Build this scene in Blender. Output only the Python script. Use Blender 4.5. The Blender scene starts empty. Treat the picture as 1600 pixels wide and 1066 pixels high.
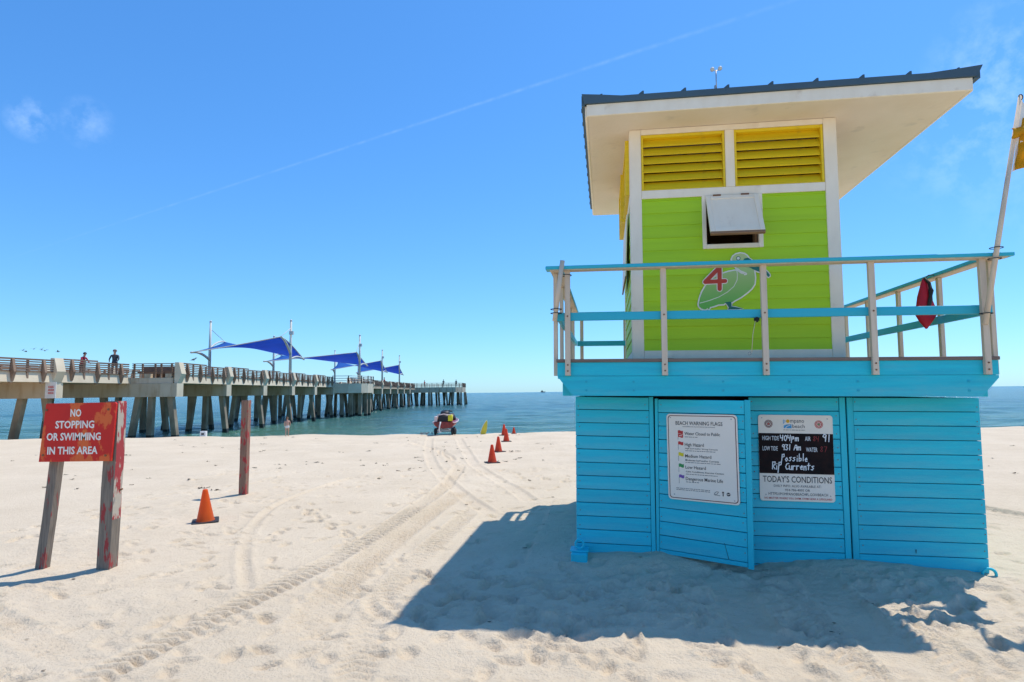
import bpy, bmesh, math, random
import numpy as np
from mathutils import Matrix, Vector
random.seed(7); np.random.seed(7)
sc = bpy.context.scene
COL = sc.collection
R = math.radians

# ------------------------------------------------------------------ camera
cam_d = bpy.data.cameras.new('camera'); cam = bpy.data.objects.new('camera', cam_d); COL.objects.link(cam)
cam_d.sensor_width = 36.0; cam_d.lens = 942.4 / 1600 * 36.0
cam_d.clip_start = 0.1; cam_d.clip_end = 20000
PITCH, ROLL = R(4.852), -0.0125
fw = Vector((0, math.cos(PITCH), math.sin(PITCH))); rt = Vector((1, 0, 0)); up = rt.cross(fw)
r2 = rt * math.cos(ROLL) + up * math.sin(ROLL); u2 = up * math.cos(ROLL) - rt * math.sin(ROLL)
cam.matrix_world = Matrix(((r2.x, u2.x, -fw.x, 0), (r2.y, u2.y, -fw.y, 0), (r2.z, u2.z, -fw.z, 1.70), (0, 0, 0, 1)))
sc.camera = cam

# ------------------------------------------------------------------ light
SUNV = Vector((0.36, 0.285, 1.0)).normalized()
SUN_EL = math.asin(SUNV.z); SUN_AZ = math.atan2(SUNV.x, SUNV.y)
sun_d = bpy.data.lights.new('sun', 'SUN'); sun_d.energy = 2.6; sun_d.angle = R(0.53); sun_d.color = (1.0, 0.955, 0.89)
sun = bpy.data.objects.new('sun', sun_d); COL.objects.link(sun)
sun.rotation_euler = SUNV.to_track_quat('Z', 'Y').to_euler(); sun.location = (20, 20, 40)
sc.view_settings.view_transform = 'Standard'; sc.view_settings.look = 'None'
sc.view_settings.exposure = 0.70; sc.view_settings.gamma = 1.0; sc.view_settings.use_curve_mapping = False

def pixdir(px, py):
    f = 942.4
    d = fw + r2 * ((px - 800) / f) + u2 * ((533 - py) / f)
    return d.normalized()

world = bpy.data.worlds.new('World'); sc.world = world; world.use_nodes = True
nt = world.node_tree; N = nt.nodes; L = nt.links
for n in list(N): N.remove(n)
wo = N.new('ShaderNodeOutputWorld'); bg = N.new('ShaderNodeBackground'); bg.inputs['Strength'].default_value = 0.15
sky = N.new('ShaderNodeTexSky'); sky.sky_type = 'NISHITA'; sky.sun_disc = False
sky.sun_elevation = SUN_EL; sky.sun_rotation = SUN_AZ; sky.air_density = 1.0; sky.dust_density = 0.3; sky.ozone_density = 2.2
hs = N.new('ShaderNodeHueSaturation'); hs.inputs['Saturation'].default_value = 1.09; hs.inputs['Hue'].default_value = 0.5
gm = N.new('ShaderNodeGamma'); gm.inputs['Gamma'].default_value = 0.80; L.new(sky.outputs['Color'], gm.inputs['Color'])
tn = N.new('ShaderNodeMixRGB'); tn.blend_type = 'MULTIPLY'; tn.inputs['Fac'].default_value = 1.0; tn.inputs['Color2'].default_value = (0.52, 0.82, 1.17, 1)
L.new(gm.outputs['Color'], tn.inputs['Color1']); L.new(tn.outputs['Color'], hs.inputs['Color'])
def wmath(op, a, b=None, clamp=False):
    m = N.new('ShaderNodeMath'); m.operation = op; m.use_clamp = clamp
    for i, v in enumerate((a, b)):
        if v is None: continue
        if isinstance(v, (int, float)): m.inputs[i].default_value = v
        else: L.new(v, m.inputs[i])
    return m.outputs[0]
def wdot(v):
    m = N.new('ShaderNodeVectorMath'); m.operation = 'DOT_PRODUCT'; L.new(tc.outputs['Generated'], m.inputs[0]); m.inputs[1].default_value = v
    return m.outputs['Value']
tc = N.new('ShaderNodeTexCoord')
nz = N.new('ShaderNodeTexNoise'); nz.inputs['Scale'].default_value = 22; nz.inputs['Detail'].default_value = 6; nz.inputs['Roughness'].default_value = 0.62
L.new(tc.outputs['Generated'], nz.inputs['Vector'])
nz2 = N.new('ShaderNodeTexNoise'); nz2.inputs['Scale'].default_value = 60; nz2.inputs['Detail'].default_value = 4
L.new(tc.outputs['Generated'], nz2.inputs['Vector'])
# aeroplane trail: a thin band round a great circle of the sky
a, b = pixdir(200, 343), pixdir(1180, 20)
nrm = a.cross(b).normalized()
band = wmath('ABSOLUTE', wdot(nrm))
mid = (a + b).normalized()
wid = wmath('MULTIPLY', wmath('ADD', wdot((b - a).normalized()), 1.1), 0.0028)
trail = wmath('SUBTRACT', 1.0, wmath('DIVIDE', band, wid), True)
trail = wmath('MULTIPLY', trail, wmath('MULTIPLY', wmath('SUBTRACT', wdot(mid), 0.80, True), 0.75))
trail = wmath('MULTIPLY', trail, wmath('MULTIPLY', wmath('SUBTRACT', nz2.outputs['Fac'], 0.25, True), 1.2))
# thin wisps of cloud
def wisp(px, py, rad, amt):
    d = pixdir(px, py)
    k = wmath('DIVIDE', wmath('SUBTRACT', wdot(d), math.cos(rad)), 1 - math.cos(rad), True)
    n = wmath('MULTIPLY', wmath('SUBTRACT', nz.outputs['Fac'], 0.44, True), 5.0, True)
    return wmath('MULTIPLY', wmath('MULTIPLY', k, n), amt)
fac = trail
for args in ((48, 186, 0.030, 0.18), (135, 192, 0.036, 0.12), (1580, 95, 0.10, 0.09), (1470, 215, 0.09, 0.06), (1650, 190, 0.16, 0.08)):
    fac = wmath('ADD', fac, wisp(*args), True)
mx = N.new('ShaderNodeMixRGB'); mx.inputs['Color2'].default_value = (5.2, 6.2, 7.4, 1)
L.new(fac, mx.inputs['Fac']); L.new(hs.outputs['Color'], mx.inputs['Color1'])
L.new(mx.outputs['Color'], bg.inputs['Color']); L.new(bg.outputs['Background'], wo.inputs['Surface'])

# ------------------------------------------------------------------ materials
def mat(name, col, rough=0.6, col2=None, scale=6.0, amount=0.5, bump=0.0, bscale=40.0, stretch=(1, 1, 1), metal=0.0,
        patch=None, patch_scale=5.0, patch_lo=0.55, patch_hi=0.6, rand=0.0, spec=0.4, coords='Object', patch_stretch=(1, 1, 1)):
    m = bpy.data.materials.new(name); m.use_nodes = True
    t = m.node_tree; n = t.nodes; l = t.links; b = n['Principled BSDF']
    b.inputs['Roughness'].default_value = rough; b.inputs['Metallic'].default_value = metal; b.inputs['Specular IOR Level'].default_value = spec
    tc = n.new('ShaderNodeTexCoord'); mp = n.new('ShaderNodeMapping'); mp.inputs['Scale'].default_value = stretch
    l.new(tc.outputs[coords], mp.inputs['Vector'])
    if rand:
        oi = n.new('ShaderNodeObjectInfo'); cx = n.new('ShaderNodeVectorMath'); cx.operation = 'ADD'
        ml = n.new('ShaderNodeMath'); ml.operation = 'MULTIPLY'; ml.inputs[1].default_value = 37.0
        l.new(oi.outputs['Random'], ml.inputs[0]); l.new(tc.outputs[coords], cx.inputs[0]); l.new(ml.outputs[0], cx.inputs[1]); l.new(cx.outputs[0], mp.inputs['Vector'])
    nz = n.new('ShaderNodeTexNoise'); nz.inputs['Scale'].default_value = scale; nz.inputs['Detail'].default_value = 6
    l.new(mp.outputs['Vector'], nz.inputs['Vector'])
    c2 = col2 or tuple(min(1, c * 0.72) for c in col)
    mx = n.new('ShaderNodeMixRGB'); mx.inputs['Color1'].default_value = (*col, 1); mx.inputs['Color2'].default_value = (*c2, 1)
    rp = n.new('ShaderNodeMapRange'); rp.inputs['From Min'].default_value = 0.35; rp.inputs['From Max'].default_value = 0.7; rp.inputs['To Max'].default_value = amount
    l.new(nz.outputs['Fac'], rp.inputs['Value']); l.new(rp.outputs[0], mx.inputs['Fac'])
    out = mx.outputs['Color']
    if patch:
        mp2 = n.new('ShaderNodeMapping'); mp2.inputs['Scale'].default_value = patch_stretch; l.new(tc.outputs[coords], mp2.inputs['Vector'])
        np_ = n.new('ShaderNodeTexNoise'); np_.inputs['Scale'].default_value = patch_scale; np_.inputs['Detail'].default_value = 7; np_.inputs['Roughness'].default_value = 0.6
        l.new(mp2.outputs['Vector'], np_.inputs['Vector'])
        r2_ = n.new('ShaderNodeMapRange'); r2_.inputs['From Min'].default_value = patch_lo; r2_.inputs['From Max'].default_value = patch_hi
        l.new(np_.outputs['Fac'], r2_.inputs['Value'])
        m2 = n.new('ShaderNodeMixRGB'); m2.inputs['Color2'].default_value = (*patch, 1)
        l.new(out, m2.inputs['Color1']); l.new(r2_.outputs[0], m2.inputs['Fac']); out = m2.outputs['Color']
    if rand:
        hv = n.new('ShaderNodeHueSaturation'); mr = n.new('ShaderNodeMapRange'); mr.inputs['To Min'].default_value = 1 - rand; mr.inputs['To Max'].default_value = 1 + rand
        l.new(oi.outputs['Random'], mr.inputs['Value']); l.new(mr.outputs[0], hv.inputs['Value']); l.new(out, hv.inputs['Color']); out = hv.outputs['Color']
    l.new(out, b.inputs['Base Color'])
    if bump:
        nb = n.new('ShaderNodeTexNoise'); nb.inputs['Scale'].default_value = bscale; nb.inputs['Detail'].default_value = 5
        l.new(mp.outputs['Vector'], nb.inputs['Vector'])
        bp = n.new('ShaderNodeBump'); bp.inputs['Strength'].default_value = bump; bp.inputs['Distance'].default_value = 0.01
        l.new(nb.outputs['Fac'], bp.inputs['Height']); l.new(bp.outputs['Normal'], b.inputs['Normal'])
    return m

M = {}
GRAIN = (0.5, 6, 9)
M['blue'] = mat('blue_paint', (0.012, 0.59, 0.69), 0.5, (0.014, 0.48, 0.60), 3.0, 0.8, 0.25, 30, GRAIN, patch=(0.14, 0.55, 0.60), patch_scale=2.6, patch_lo=0.47, patch_hi=0.8, patch_stretch=(.35, 1, 1.6), rand=0.05)
M['blue_side'] = mat('blue_paint_trim', (0.012, 0.57, 0.67), 0.5, (0.02, 0.49, 0.57), 2.0, 0.8, 0.2, 30, (6, 6, 0.6), rand=0.04)
M['teal'] = mat('teal_rail_paint', (0.02, 0.47, 0.62), 0.45, (0.05, 0.48, 0.52), 1.2, 0.9, 0.15, 30, GRAIN, rand=0.05)
M['green'] = mat('lime_green_paint', (0.47, 0.72, 0.012), 0.5, (0.40, 0.63, 0.012), 1.6, 0.9, 0.15, 25, GRAIN, rand=0.035)
M['yellow'] = mat('yellow_louver_paint', (0.88, 0.62, 0.012), 0.5, (0.76, 0.52, 0.012), 3, 0.8, 0.1, 30, GRAIN, rand=0.04, patch=(.62,.42,.03), patch_scale=7, patch_lo=.6, patch_hi=.8)
M['trim'] = mat('white_trim_paint', (0.95, 0.83, 0.64), 0.55, (0.87, 0.74, 0.55), 2.5, 0.8, 0.12, 30, (3, 3, 1), patch=(0.70, 0.56, 0.40), patch_scale=6, patch_lo=0.6, patch_hi=0.85)
M['soffit'] = mat('cream_soffit_board', (0.86, 0.74, 0.58), 0.7, (0.78, 0.65, 0.48), 1.6, 0.9, 0.3, 18, (1, 1, 1), patch=(0.58, 0.50, 0.40), patch_scale=3.5, patch_lo=0.6, patch_hi=0.85)
M['roofmetal'] = mat('slate_blue_metal', (0.075, 0.125, 0.155), 0.55, (0.055, 0.09, 0.115), 2, 0.8, 0.05, 20, spec=.25)
M['post'] = mat('bare_wood_post', (0.74, 0.59, 0.43), 0.75, (0.60, 0.47, 0.34), 7, 0.9, 0.3, 50, (4, 4, 0.4), rand=0.06)
M['deckwood'] = mat('brown_deck_wood', (0.26, 0.18, 0.14), 0.8, (0.18, 0.13, 0.10), 5, 0.9, 0.4, 50, GRAIN, rand=0.12)
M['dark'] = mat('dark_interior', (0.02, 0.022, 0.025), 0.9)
M['rawwood'] = mat('raw_brown_wood', (0.36, 0.20, 0.10), 0.7, (0.24, 0.12, 0.06), 6, 0.9, 0.3, 50, GRAIN)
M['bolt'] = mat('rusty_bolt', (0.26, 0.12, 0.06), 0.6, metal=0.4)
M['bluebolt'] = mat('painted_washer', (0.012, 0.44, 0.56), 0.45)
def thin(m, amt):
    t = m.node_tree; b = t.nodes['Principled BSDF']; o = t.nodes['Material Output']; tr = t.nodes.new('ShaderNodeBsdfTranslucent'); mxs = t.nodes.new('ShaderNodeMixShader'); mxs.inputs[0].default_value = amt
    t.links.new(b.inputs['Base Color'].links[0].from_socket, tr.inputs['Color']); t.links.new(b.outputs[0], mxs.inputs[1]); t.links.new(tr.outputs[0], mxs.inputs[2]); t.links.new(mxs.outputs[0], o.inputs['Surface'])
M['signwhite'] = mat('sign_white', (0.93, 0.80, 0.65), 0.35, (0.89, 0.76, 0.61), 3, 0.6)
M['signblack'] = mat('sign_black', (0.010, 0.007, 0.007), 0.7, (0.03, 0.012, 0.010), 12, 0.8, spec=.15)
M['ink'] = mat('sign_ink', (0.02, 0.018, 0.02), 0.5)
M['inkgrey'] = mat('sign_grey_ink', (0.10, 0.09, 0.09), 0.5)
M['chalk'] = mat('white_marker', (0.88, 0.86, 0.82), 0.6)
M['redmark'] = mat('red_marker', (0.30, 0.03, 0.03), 0.6)
M['signred'] = mat('sign_red', (0.60, 0.03, 0.025), 0.4)
M['signborder'] = mat('sign_maroon_border', (0.16, 0.03, 0.03), 0.4)
M['signyellow'] = mat('sign_yellow', (0.80, 0.62, 0.01), 0.4)
M['signgreen'] = mat('sign_green', (0.03, 0.30, 0.08), 0.4)
M['signpurple'] = mat('sign_purple', (0.20, 0.09, 0.36), 0.4)
M['logoblue'] = mat('logo_blue', (0.05, 0.35, 0.62), 0.4)
M['logoorange'] = mat('logo_orange', (0.85, 0.42, 0.01), 0.4)
M['birdgreen'] = mat('emblem_green', (0.17, 0.42, 0.07), 0.5, (0.36, 0.52, 0.14), 2.2, 0.9)
_m = M['birdgreen']; _n = _m.node_tree.nodes; _l = _m.node_tree.links
_tc = _n.new('ShaderNodeTexCoord'); _sx = _n.new('ShaderNodeSeparateXYZ'); _l.new(_tc.outputs['Object'], _sx.inputs[0])
_mr = _n.new('ShaderNodeMapRange'); _mr.inputs['From Min'].default_value = 2.58; _mr.inputs['From Max'].default_value = 3.12; _l.new(_sx.outputs['Z'], _mr.inputs['Value'])
_cr = _n.new('ShaderNodeValToRGB'); _cr.color_ramp.elements[0].color = (.14, .47, .07, 1); _cr.color_ramp.elements[1].color = (.55, .62, .26, 1); _l.new(_mr.outputs[0], _cr.inputs['Fac']); _l.new(_cr.outputs['Color'], _n['Principled BSDF'].inputs['Base Color'])
M['birddark'] = mat('emblem_dark_green', (0.02, 0.17, 0.13), 0.5)
M['emred'] = mat('numeral_red', (0.58, 0.06, 0.03), 0.5)
M['oldred'] = mat('weathered_red_board', (0.66, 0.016, 0.007), 0.55, (0.54, 0.012, 0.007), 4, 0.7, 0.2, 20, patch=(0.74, 0.13, 0.025), patch_scale=4.0, patch_lo=0.53, patch_hi=0.57, patch_stretch=(1.6, 1, 0.8))
M['peelred'] = mat('peeling_red_paint', (0.42, 0.045, 0.045), 0.7, (0.34, 0.035, 0.035), 5, 0.8, 0.3, 30, patch=(0.50, 0.42, 0.32), patch_scale=11, patch_lo=0.49, patch_hi=0.53, patch_stretch=(1, 1, 0.35))
M['oldwood'] = mat('weathered_grey_wood', (0.28, 0.225, 0.17), 0.85, (0.15, 0.12, 0.09), 8, 0.9, 0.6, 40, (8, 8, 0.5), patch=(0.36, 0.05, 0.045), patch_scale=7, patch_lo=0.56, patch_hi=0.60, patch_stretch=(2.5, 2.5, 0.5))
M['redwood'] = mat('red_daubed_wood', (0.33, 0.19, 0.125), 0.85, (0.22, 0.115, 0.075), 8, 0.9, 0.6, 40, (8, 8, 0.5), patch=(0.42, 0.05, 0.045), patch_scale=11, patch_lo=0.53, patch_hi=0.57, patch_stretch=(1.3, 1.3, 0.5))
M['letter'] = mat('cream_lettering', (0.92, 0.86, 0.74), 0.5)
M['cone'] = mat('orange_cone_plastic', (0.92, 0.17, 0.02), 0.45, (0.86, 0.14, 0.018), 5, 0.7)
M['conefar'] = mat('faded_red_cone_plastic', (0.88, 0.11, 0.03), 0.5, (0.72, 0.07, 0.025), 9, 0.8)
M['rubber'] = mat('black_rubber', (0.03, 0.03, 0.03), 0.7)
M['concrete'] = mat('pier_concrete', (0.62, 0.51, 0.36), 0.85, (0.50, 0.40, 0.27), 0.6, 0.9, 0.4, 6, patch=(0.34, 0.20, 0.09), patch_scale=0.9, patch_lo=0.5, patch_hi=0.8, patch_stretch=(2.2, 2.2, 0.4), coords='Object')
M['cream'] = mat('sunlit_cream_concrete', (0.74, 0.62, 0.44), 0.85, (0.62, 0.50, 0.34), 1.2, 0.8, 0.3, 6, rand=0.05)  # paler concrete, sunlight on the cap ends put into its colour
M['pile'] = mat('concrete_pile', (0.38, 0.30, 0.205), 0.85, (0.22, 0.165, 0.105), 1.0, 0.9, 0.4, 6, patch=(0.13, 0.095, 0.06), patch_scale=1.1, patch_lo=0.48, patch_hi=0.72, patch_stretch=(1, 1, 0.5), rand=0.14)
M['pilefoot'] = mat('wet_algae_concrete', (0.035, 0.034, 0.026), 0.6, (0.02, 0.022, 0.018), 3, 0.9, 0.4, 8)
M['railwood'] = mat('pier_rail_wood', (0.24, 0.15, 0.10), 0.8, (0.15, 0.09, 0.06), 2, 0.9, rand=0.15)
M['finwood'] = mat('pier_fin_brown', (0.32, 0.22, 0.15), 0.85, (0.22, 0.13, 0.08), 2, 0.9, rand=0.12)  # dark brown for fins and stanchions
M['sail'] = mat('royal_blue_sailcloth', (0.04, 0.22, 0.68), 0.65, (0.03, 0.18, 0.58), 0.6, 0.7)
M['mast'] = mat('pale_painted_steel', (0.62, 0.61, 0.54), 0.5, (0.5, 0.49, 0.42), 1.0, 0.8)
M['skin'] = mat('skin', (0.55, 0.30, 0.21), 0.6)
M['hullred'] = mat('red_hull', (0.30, 0.02, 0.018), 0.3, (0.10, 0.008, 0.008), 7, 0.9, spec=0.5)
M['pinkwhite'] = mat('faded_white_gelcoat', (0.72, 0.55, 0.50), 0.35)
M['blackseat'] = mat('black_vinyl', (0.015, 0.013, 0.016), 0.5)
M['hivis'] = mat('rescue_yellow', (0.70, 0.62, 0.02), 0.5)
M['whitepaint'] = mat('white_paint', (0.78, 0.76, 0.72), 0.5)
M['boardyellow'] = mat('yellow_board_foam', (0.80, 0.70, 0.10), 0.4)
M['flagyellow'] = mat('yellow_flag_cloth', (0.85, 0.50, 0.012), 0.7, (0.78, 0.42, 0.01), 4, 0.8)
M['bagred'] = mat('red_nylon', (0.55, 0.008, 0.025), 0.55)
M['seaweed'] = mat('dry_seaweed', (0.085, 0.06, 0.035), 0.9)
M['bird'] = mat('grey_feathers', (0.22, 0.22, 0.22), 0.8)
M['ship'] = mat('ship_grey', (0.06, 0.07, 0.09), 0.7)
M['steel'] = mat('galvanised_steel', (0.42, 0.42, 0.40), 0.4, metal=0.6)

for k_, a_ in (('sail', .6), ('cone', .45), ('conefar', .4), ('flagyellow', .5), ('boardyellow', .45)): thin(M[k_], a_)

# ------------------------------------------------------------------ helpers
def link(o, parent=None):
    COL.objects.link(o)
    if parent is not None: o.parent = parent
    return o
def mesh_from(name, verts, faces, smooth=False):
    me = bpy.data.meshes.new(name); me.from_pydata([tuple(v) for v in verts], [], faces); me.update()
    if smooth: me.polygons.foreach_set('use_smooth', [True] * len(me.polygons))
    return me
def obj(name, me, m, parent=None):
    if isinstance(me, bmesh.types.BMesh):
        b = me; me = bpy.data.meshes.new(name); b.to_mesh(me); b.free()
    o = bpy.data.objects.new(name, me)
    if m is not None and len(me.materials) == 0: me.materials.append(M[m] if isinstance(m, str) else m)
    return link(o, parent)
def empty(name, loc=(0, 0, 0), rz=0, mat4=None):
    o = bpy.data.objects.new(name, None); COL.objects.link(o); o.empty_display_size = 0.2
    if mat4 is not None: o.matrix_world = mat4
    else: o.location = loc; o.rotation_euler = (0, 0, rz)
    return o
def tag(o, label=None, cat=None, group=None, kind=None):
    if label: o['label'] = label
    if cat: o['category'] = cat
    if group: o['group'] = group
    if kind: o['kind'] = kind
    return o
def bbox(bm, x0, x1, y0, y1, z0, z1, bev=0.0):
    vs = [bm.verts.new(p) for p in ((x0, y0, z0), (x1, y0, z0), (x1, y1, z0), (x0, y1, z0), (x0, y0, z1), (x1, y0, z1), (x1, y1, z1), (x0, y1, z1))]
    fs = [bm.faces.new([vs[i] for i in f]) for f in ((3, 2, 1, 0), (4, 5, 6, 7), (0, 1, 5, 4), (1, 2, 6, 5), (2, 3, 7, 6), (3, 0, 4, 7))]
    if bev > 0:
        es = list({e for f in fs for e in f.edges})
        bmesh.ops.bevel(bm, geom=es, offset=bev, segments=1, affect='EDGES')
    return bm
CACHE = {}
def box(name, x0, x1, y0, y1, z0, z1, m, parent=None, bev=0.003, rot=None):
    """one box-shaped piece; alike pieces share their mesh"""
    dx, dy, dz = round(x1 - x0, 4), round(y1 - y0, 4), round(z1 - z0, 4)
    key = (dx, dy, dz, bev, m)
    if key not in CACHE:
        b = bmesh.new(); bbox(b, -dx / 2, dx / 2, -dy / 2, dy / 2, -dz / 2, dz / 2, bev)
        me = bpy.data.meshes.new(name); b.to_mesh(me); b.free(); me.materials.append(M[m]); CACHE[key] = me
    o = bpy.data.objects.new(name, CACHE[key]); link(o, parent)
    o.location = ((x0 + x1) / 2, (y0 + y1) / 2, (z0 + z1) / 2)
    if rot: o.rotation_euler = rot
    return o
def prism(bm, pts, y0, y1):
    """polygon pts in (x,z), extruded from y0 to y1"""
    n = len(pts)
    A = [bm.verts.new((p[0], y0, p[1])) for p in pts]; B = [bm.verts.new((p[0], y1, p[1])) for p in pts]
    bm.faces.new(A); bm.faces.new(B[::-1])
    for i in range(n): bm.faces.new((A[i], B[i], B[(i + 1) % n], A[(i + 1) % n]))
    bmesh.ops.recalc_face_normals(bm, faces=bm.faces[:])
    return bm
def tube(bm, pts, rad, seg=8, caps=True):
    pts = [Vector(p) for p in pts]; n = len(pts)
    rads = rad if isinstance(rad, (list, tuple)) else [rad] * n
    rings = []
    for i, p in enumerate(pts):
        d = (pts[min(i + 1, n - 1)] - pts[max(i - 1, 0)]).normalized()
        a = d.cross(Vector((0, 0, 1)))
        if a.length < 1e-3: a = d.cross(Vector((0, 1, 0)))
        a.normalize(); c = d.cross(a).normalized()
        rings.append([bm.verts.new(p + (a * math.cos(2 * math.pi * k / seg) + c * math.sin(2 * math.pi * k / seg)) * rads[i]) for k in range(seg)])
    for i in range(n - 1):
        for k in range(seg):
            f = bm.faces.new((rings[i][k], rings[i][(k + 1) % seg], rings[i + 1][(k + 1) % seg], rings[i + 1][k])); f.smooth = True
    if caps: bm.faces.new(rings[0][::-1]); bm.faces.new(rings[-1])
    return bm
def tubeobj(name, pts, rad, m, parent=None, seg=8):
    b = bmesh.new(); tube(b, pts, rad, seg); bmesh.ops.recalc_face_normals(b, faces=b.faces[:]); return obj(name, b, m, parent)
def torus(bm, c, axis, r, rr, seg=20, s2=8):
    axis = Vector(axis).normalized(); a = axis.orthogonal().normalized(); b_ = axis.cross(a)
    rings = []
    for i in range(seg):
        t = 2 * math.pi * i / seg; d = a * math.cos(t) + b_ * math.sin(t)
        rings.append([bm.verts.new(Vector(c) + d * (r + rr * math.cos(2 * math.pi * k / s2)) + axis * rr * math.sin(2 * math.pi * k / s2)) for k in range(s2)])
    for i in range(seg):
        for k in range(s2):
            f = bm.faces.new((rings[i][k], rings[(i + 1) % seg][k], rings[(i + 1) % seg][(k + 1) % s2], rings[i][(k + 1) % s2])); f.smooth = True
    return bm
def disc_obj(name, x, y, z, r, t, m, parent, seg=12):
    """small disc facing -y"""
    key = ('disc', r, t, m, seg)
    if key not in CACHE:
        b = bmesh.new(); prism(b, [(r * math.cos(2 * math.pi * k / seg), r * math.sin(2 * math.pi * k / seg)) for k in range(seg)], -t, 0)
        me = bpy.data.meshes.new(name); b.to_mesh(me); b.free(); me.materials.append(M[m]); CACHE[key] = me
    o = bpy.data.objects.new(name, CACHE[key]); link(o, parent); o.location = (x, y, z); return o
def text_mesh(s, w, h, bold=0.0, ext=0.0012):
    """lettering fitted into a w x h box, standing in the xz plane, origin at its lower left, front towards -y"""
    cu = bpy.data.curves.new('lettering', 'FONT'); cu.body = s; cu.size = 1.0; cu.offset = bold; cu.extrude = 0.5; cu.resolution_u = 2
    t = bpy.data.objects.new('lettering', cu); COL.objects.link(t)
    bpy.context.view_layer.update()
    me = bpy.data.meshes.new_from_object(t.evaluated_get(bpy.context.evaluated_depsgraph_get()))
    bpy.data.objects.remove(t); bpy.data.curves.remove(cu)
    n = len(me.vertices); co = np.empty(n * 3); me.vertices.foreach_get('co', co); co = co.reshape(-1, 3)
    mn, mxx = co.min(0), co.max(0)
    sx = w / (mxx[0] - mn[0]); sy = (h / (mxx[1] - mn[1])) if h else sx
    out = np.stack([(co[:, 0] - mn[0]) * sx, -(co[:, 2] + 0.5) * ext, (co[:, 1] - mn[1]) * sy], 1)
    me.vertices.foreach_set('co', out.ravel()); me.update(); me.materials.clear()
    return me
def text(name, s, x, z, w, h, m, parent, y=0.0, bold=0.0):
    o = obj(name, text_mesh(s, w, h, bold), m, parent); o.location = (x, y, z); return o
def ribbon(bm, pts, width, y, step=[0]):
    """flat marker stroke in the xz plane facing -y"""
    r = width / 2; k = 0
    for i, p in enumerate(pts):
        yy = y - 0.00012 * ((i * 2) % 5)
        bm.faces.new([bm.verts.new((p[0] + r * math.cos(-2 * math.pi * q / 10), yy, p[1] + r * math.sin(-2 * math.pi * q / 10))) for q in range(10)])
        if i + 1 < len(pts):
            q = pts[i + 1]; dx, dz = q[0] - p[0], q[1] - p[1]; l = math.hypot(dx, dz) or 1e-6
            nx, nz_ = -dz / l * r, dx / l * r; yy -= 0.00006
            bm.faces.new([bm.verts.new(v) for v in ((p[0] + nx, yy, p[1] + nz_), (q[0] + nx, yy, q[1] + nz_), (q[0] - nx, yy, q[1] - nz_), (p[0] - nx, yy, p[1] - nz_))])
    return bm
def rounded(x0, x1, z0, z1, r, seg=5):
    pts = []
    for cx, cz, a0 in ((x1 - r, z1 - r, 0), (x0 + r, z1 - r, 90), (x0 + r, z0 + r, 180), (x1 - r, z0 + r, 270)):
        for i in range(seg + 1):
            a = R(a0 + 90 * i / seg); pts.append((cx + r * math.cos(a), cz + r * math.sin(a)))
    return pts

# ------------------------------------------------------------------ sand
TU = Vector((math.cos(-.1533), math.sin(-.1533), -.0135)).normalized()
TV = Vector((-math.sin(-.1533), math.cos(-.1533), .0021)); TV = (TV - TU * TU.dot(TV)).normalized()
TW = TU.cross(TV); TO = Vector((.6275, 6.2646, -.0032))
TM = Matrix(((TU.x, TV.x, TW.x, TO.x), (TU.y, TV.y, TW.y, TO.y), (TU.z, TV.z, TW.z, TO.z), (0, 0, 0, 1)))

def lattice(seed):
    return np.random.RandomState(seed).rand(256, 256)
def vnoise(x, y, seed):
    g = lattice(seed); xi = np.floor(x).astype(int); yi = np.floor(y).astype(int); fx = x - xi; fy = y - yi
    fx = fx * fx * (3 - 2 * fx); fy = fy * fy * (3 - 2 * fy)
    a = g[xi % 256, yi % 256]; b_ = g[(xi + 1) % 256, yi % 256]; c = g[xi % 256, (yi + 1) % 256]; d = g[(xi + 1) % 256, (yi + 1) % 256]
    return (a * (1 - fx) + b_ * fx) * (1 - fy) + (c * (1 - fx) + d * fx) * fy - 0.5
def grow(a, b, s0, k):
    out = [a]; s = s0
    while out[-1] < b: out.append(out[-1] + s); s *= k
    return out
fine_x = list(np.arange(-7.0, 7.0, 0.024))
xs = np.array([-v for v in grow(7.0, 140, .05, 1.09)][::-1] + fine_x[1:] + grow(fine_x[-1] + .024, 140, .05, 1.09))
ys = np.array([-v for v in grow(-2.6, 60, .05, 1.14)][::-1][:-1] + list(np.arange(2.6, 9.0, .019)) + grow(9.0, 70, .02, 1.011))
X, Y = np.meshgrid(xs, ys, indexing='ij')
near = np.clip((13.5 - Y) / 6, 0, 1)
H = .05 * vnoise(X / 2.6, Y / 2.6, 1) + .03 * vnoise(X / 1.1, Y / 1.1, 2)
lump = np.clip(.35 + 1.5 * vnoise(X / 1.7 + 9, Y / 1.7, 12) + .5 * np.clip(1 - np.hypot(X - 2.4, (Y - 5.2) * 1.2) / 4, 0, 1), .12, 1.2)
shadez = np.clip(1.4 - np.hypot((X - 1.6) / 3.2, (Y - 5.3) / 1.6), 0, 1)   # trodden ground in front of the tower
lump = lump * (1 + 1.1 * shadez)
rid = lambda q: 1 - 2 * np.abs(q) * 2
H += lump * (.018 * vnoise(X / .42, Y / .34, 3) + .009 * rid(vnoise(X / .33, Y / .22, 14)) + .015 * vnoise(X / .2, Y / .16, 4) + .012 * vnoise(X / .09, Y / .08, 5))
H += .005 * vnoise(X / .05, Y / .045, 6)
H += np.clip((Y - 9) / 8, 0, 1) * (.05 * vnoise(X / 1.6, Y / .9, 7) + .05 * vnoise(X / .7, Y / .5, 8))
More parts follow.
